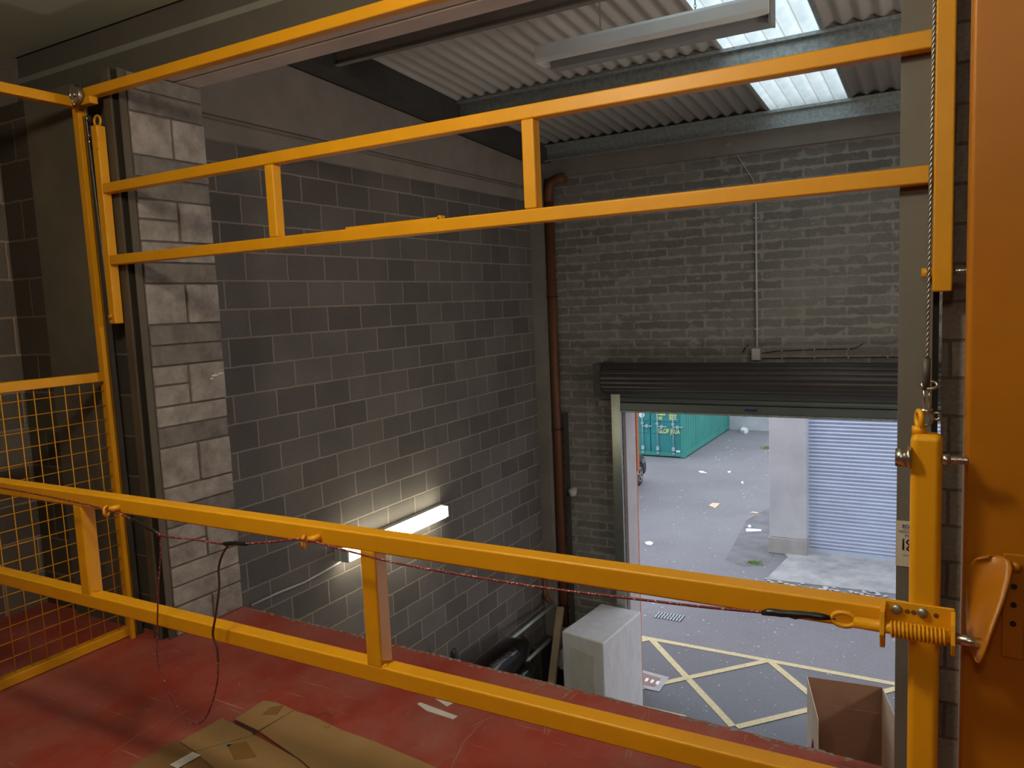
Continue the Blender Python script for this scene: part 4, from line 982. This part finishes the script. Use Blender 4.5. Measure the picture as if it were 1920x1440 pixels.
# litter on the yard
def flat(name, px, mat, lab, cat, group=None, th_=.006):
    return tag(MB().prism([Gz(x, y, ZG + .005) for x, y in px], (0, 0, th_)).build(name, mat), lab, cat, group)
flat('card_scrap', [(1329, 948), (1336, 943), (1350, 944), (1341, 953)], 'tancard', 'tan card scrap in the middle of the yard', 'card')
flat('card_scrap', [(1406, 961), (1412, 959.5), (1422, 961), (1420, 963)], 'tancard', 'thin tan card strip near the darker tarmac patch', 'card')
flat('card_scrap', [(1440, 845), (1446, 842), (1453.5, 843.5), (1452, 847.5)], 'tancard', 'tan card scrap next to the concrete pillar', 'card')
flat('white_litter', [(1388, 811), (1392, 806), (1399, 807), (1403, 811), (1396, 813.5)], 'litterwhite', 'white bag lying near the far yard wall', 'litter', None, .12)
flat('white_litter', [(1398, 993), (1402, 992), (1427, 994), (1428, 997), (1400, 998)], 'litterwhite', 'white plastic strip on the tarmac beside the pillar', 'litter', None, .02)
flat('white_litter', [(1402, 987), (1406, 985), (1409, 989), (1404, 990)], 'litterwhite', 'small white scrap just above the white plastic strip', 'litter', None, .02)
flat('white_litter', [(1209, 1018), (1218, 1016), (1225, 1019), (1221, 1023), (1213, 1022)], 'litterwhite', 'crumpled white litter nearest the left reveal', 'litter', None, .02)
flat('white_litter', [(1310, 884), (1317, 884), (1326, 888), (1312, 887)], 'litterwhite', 'white paper streak beyond the tan card scrap', 'litter', None, .02)
flat('white_litter', [(1390, 904), (1393, 903.5), (1394, 907), (1390, 907)], 'litterwhite', 'tiny white cross shaped scrap right of the tan card', 'litter', None, .02)
flat('white_litter', [(1364, 885), (1370, 884), (1370, 887), (1365, 887)], 'litterwhite', 'tiny white scrap straight above the tan card', 'litter', None, .02)
mb = MB()
for i in range(230):
    y = 9.6 + 20 * R_.random() ** 1.2; x = -7.2 * y / 21 + R_.uniform(-2.5, 4.5)
    if (16.3 < y and x > -3.4) or (y < 10.2 and not -3.5 < x < .2) or (y > 17 and x < -7.7): continue
    mb.ball((x, y, ZG + .004), R_.uniform(.005, .015) * (1 + (y - 9) * .03), (1.3, 1, .5), 1)
tag(mb.build('grit', 'litterwhite'), 'white grit and litter specks scattered over the yard', 'grit', kind='stuff')
def weed(px, py, n, h, lab):
    c = Gz(px, py); mb = MB()
    for i in range(n):
        a = R_.uniform(0, 2 * PI); r0 = abs(R_.gauss(0, h * .9)); p = c + Vector((r0 * math.cos(a) * 1.6, r0 * math.sin(a), 0)); l_ = h * R_.uniform(.4, 1)
        tpt = p + Vector((R_.uniform(-.5, .5) * l_, R_.uniform(-.5, .5) * l_, l_)); s_ = Vector((.008, .004, 0))
        mb.prism([p - s_, p + s_, tpt], (.001, .002, .0))
    return tag(mb.build('weed', 'weed'), lab, 'weed')
weed(1414, 1057, 150, .07, 'clump of green weeds on the tarmac in front of the apron')
weed(1437, 841, 80, .12, 'small green weed tuft near the far card scrap')
# darker repair patch of tarmac
tag(MB().prism([Gz(x, y, ZG + .0006) for x, y in ((1453, 946), (1452, 1040), (1438, 1060), (1395, 1063), (1360, 1050), (1400, 975))], (0, 0, .002)).build('tarmac_patch', plain('dark_tarmac_patch', (0.185, 0.185, 0.195), .9, 0, .2, 3)), 'darker stained patch of tarmac left of the pillar', 'patch', kind='structure')

# ------------------------------------------------------------------ light
w_ = bpy.data.worlds.new('overcast'); SC.world = w_; w_.use_nodes = True
nt = w_.node_tree; bg = nt.nodes['Background']
tc = nt.nodes.new('ShaderNodeTexCoord'); sx = nt.nodes.new('ShaderNodeSeparateXYZ'); rp = nt.nodes.new('ShaderNodeValToRGB')
nt.links.new(tc.outputs['Generated'], sx.inputs[0]); nt.links.new(sx.outputs[2], rp.inputs[0]); nt.links.new(rp.outputs[0], bg.inputs[0])
rp.color_ramp.elements[0].position = 0.0; rp.color_ramp.elements[0].color = (0.62, 0.66, 0.74, 1)
rp.color_ramp.elements[1].position = 0.6; rp.color_ramp.elements[1].color = (0.90, 0.95, 1.06, 1)
bg.inputs[1].default_value = 1.7
def area(name, loc, rot, sx_, sy_, e, c):
    l = bpy.data.lights.new(name, 'AREA'); l.shape = 'RECTANGLE'; l.size = sx_; l.size_y = sy_; l.energy = e; l.color = c
    o = bpy.data.objects.new(name, l); COL.objects.link(o); o.location = loc; o.rotation_euler = rot; return o
def point(name, loc, r, e, c):
    l = bpy.data.lights.new(name, 'POINT'); l.shadow_soft_size = r; l.energy = e; l.color = c
    o = bpy.data.objects.new(name, l); COL.objects.link(o); o.location = loc; return o
# battens behind the viewer over the mezzanine
for i, (xx, yy, e) in enumerate(((-1.5, 0.6, 100), (0.0, -1.6, 38))):
    o = thing('ceiling_lamp', (xx, yy, 3.2), ('white ceiling batten lamp above the mezzanine, out of view on the left', 'white ceiling batten lamp behind the viewer on the right')[i], 'lamp')
    MB().box(xx - .75, xx + .75, yy - .05, yy + .05, 3.24, 3.32).build('housing', 'luminaire', o)
    point('point_light', (xx, yy, 3.05), .14, e, (1.0, 0.84, 0.62))
# unseen fill lights added on the right wall to brighten the loading bay
for i, (yy, zz, e) in enumerate(((3.9, 2.5, 100), (6.3, -1.2, 110))):
    o = thing('bay_fill_lamp', (2.15, yy, zz), ('upper added fill light on the right wall of the loading bay', 'lower added fill light on the right wall of the loading bay')[i], 'lamp')
    MB().box(2.12, 2.2, yy - .75, yy + .75, zz - .05, zz + .05).build('housing', 'luminaire', o)
    point('point_light', (1.9, yy, zz), .14, e, (1.0, 0.90, 0.80))

vs = SC.view_settings; SC.display_settings.display_device = 'sRGB'
vs.view_transform = 'Standard'; vs.look = 'None'; vs.gamma = 1; vs.use_curve_mapping = False; vs.exposure = 0.0
try:
    SC.cycles.use_denoising = True; SC.cycles.max_bounces = 10; SC.cycles.diffuse_bounces = 6; SC.cycles.sample_clamp_indirect = 6
except Exception: pass
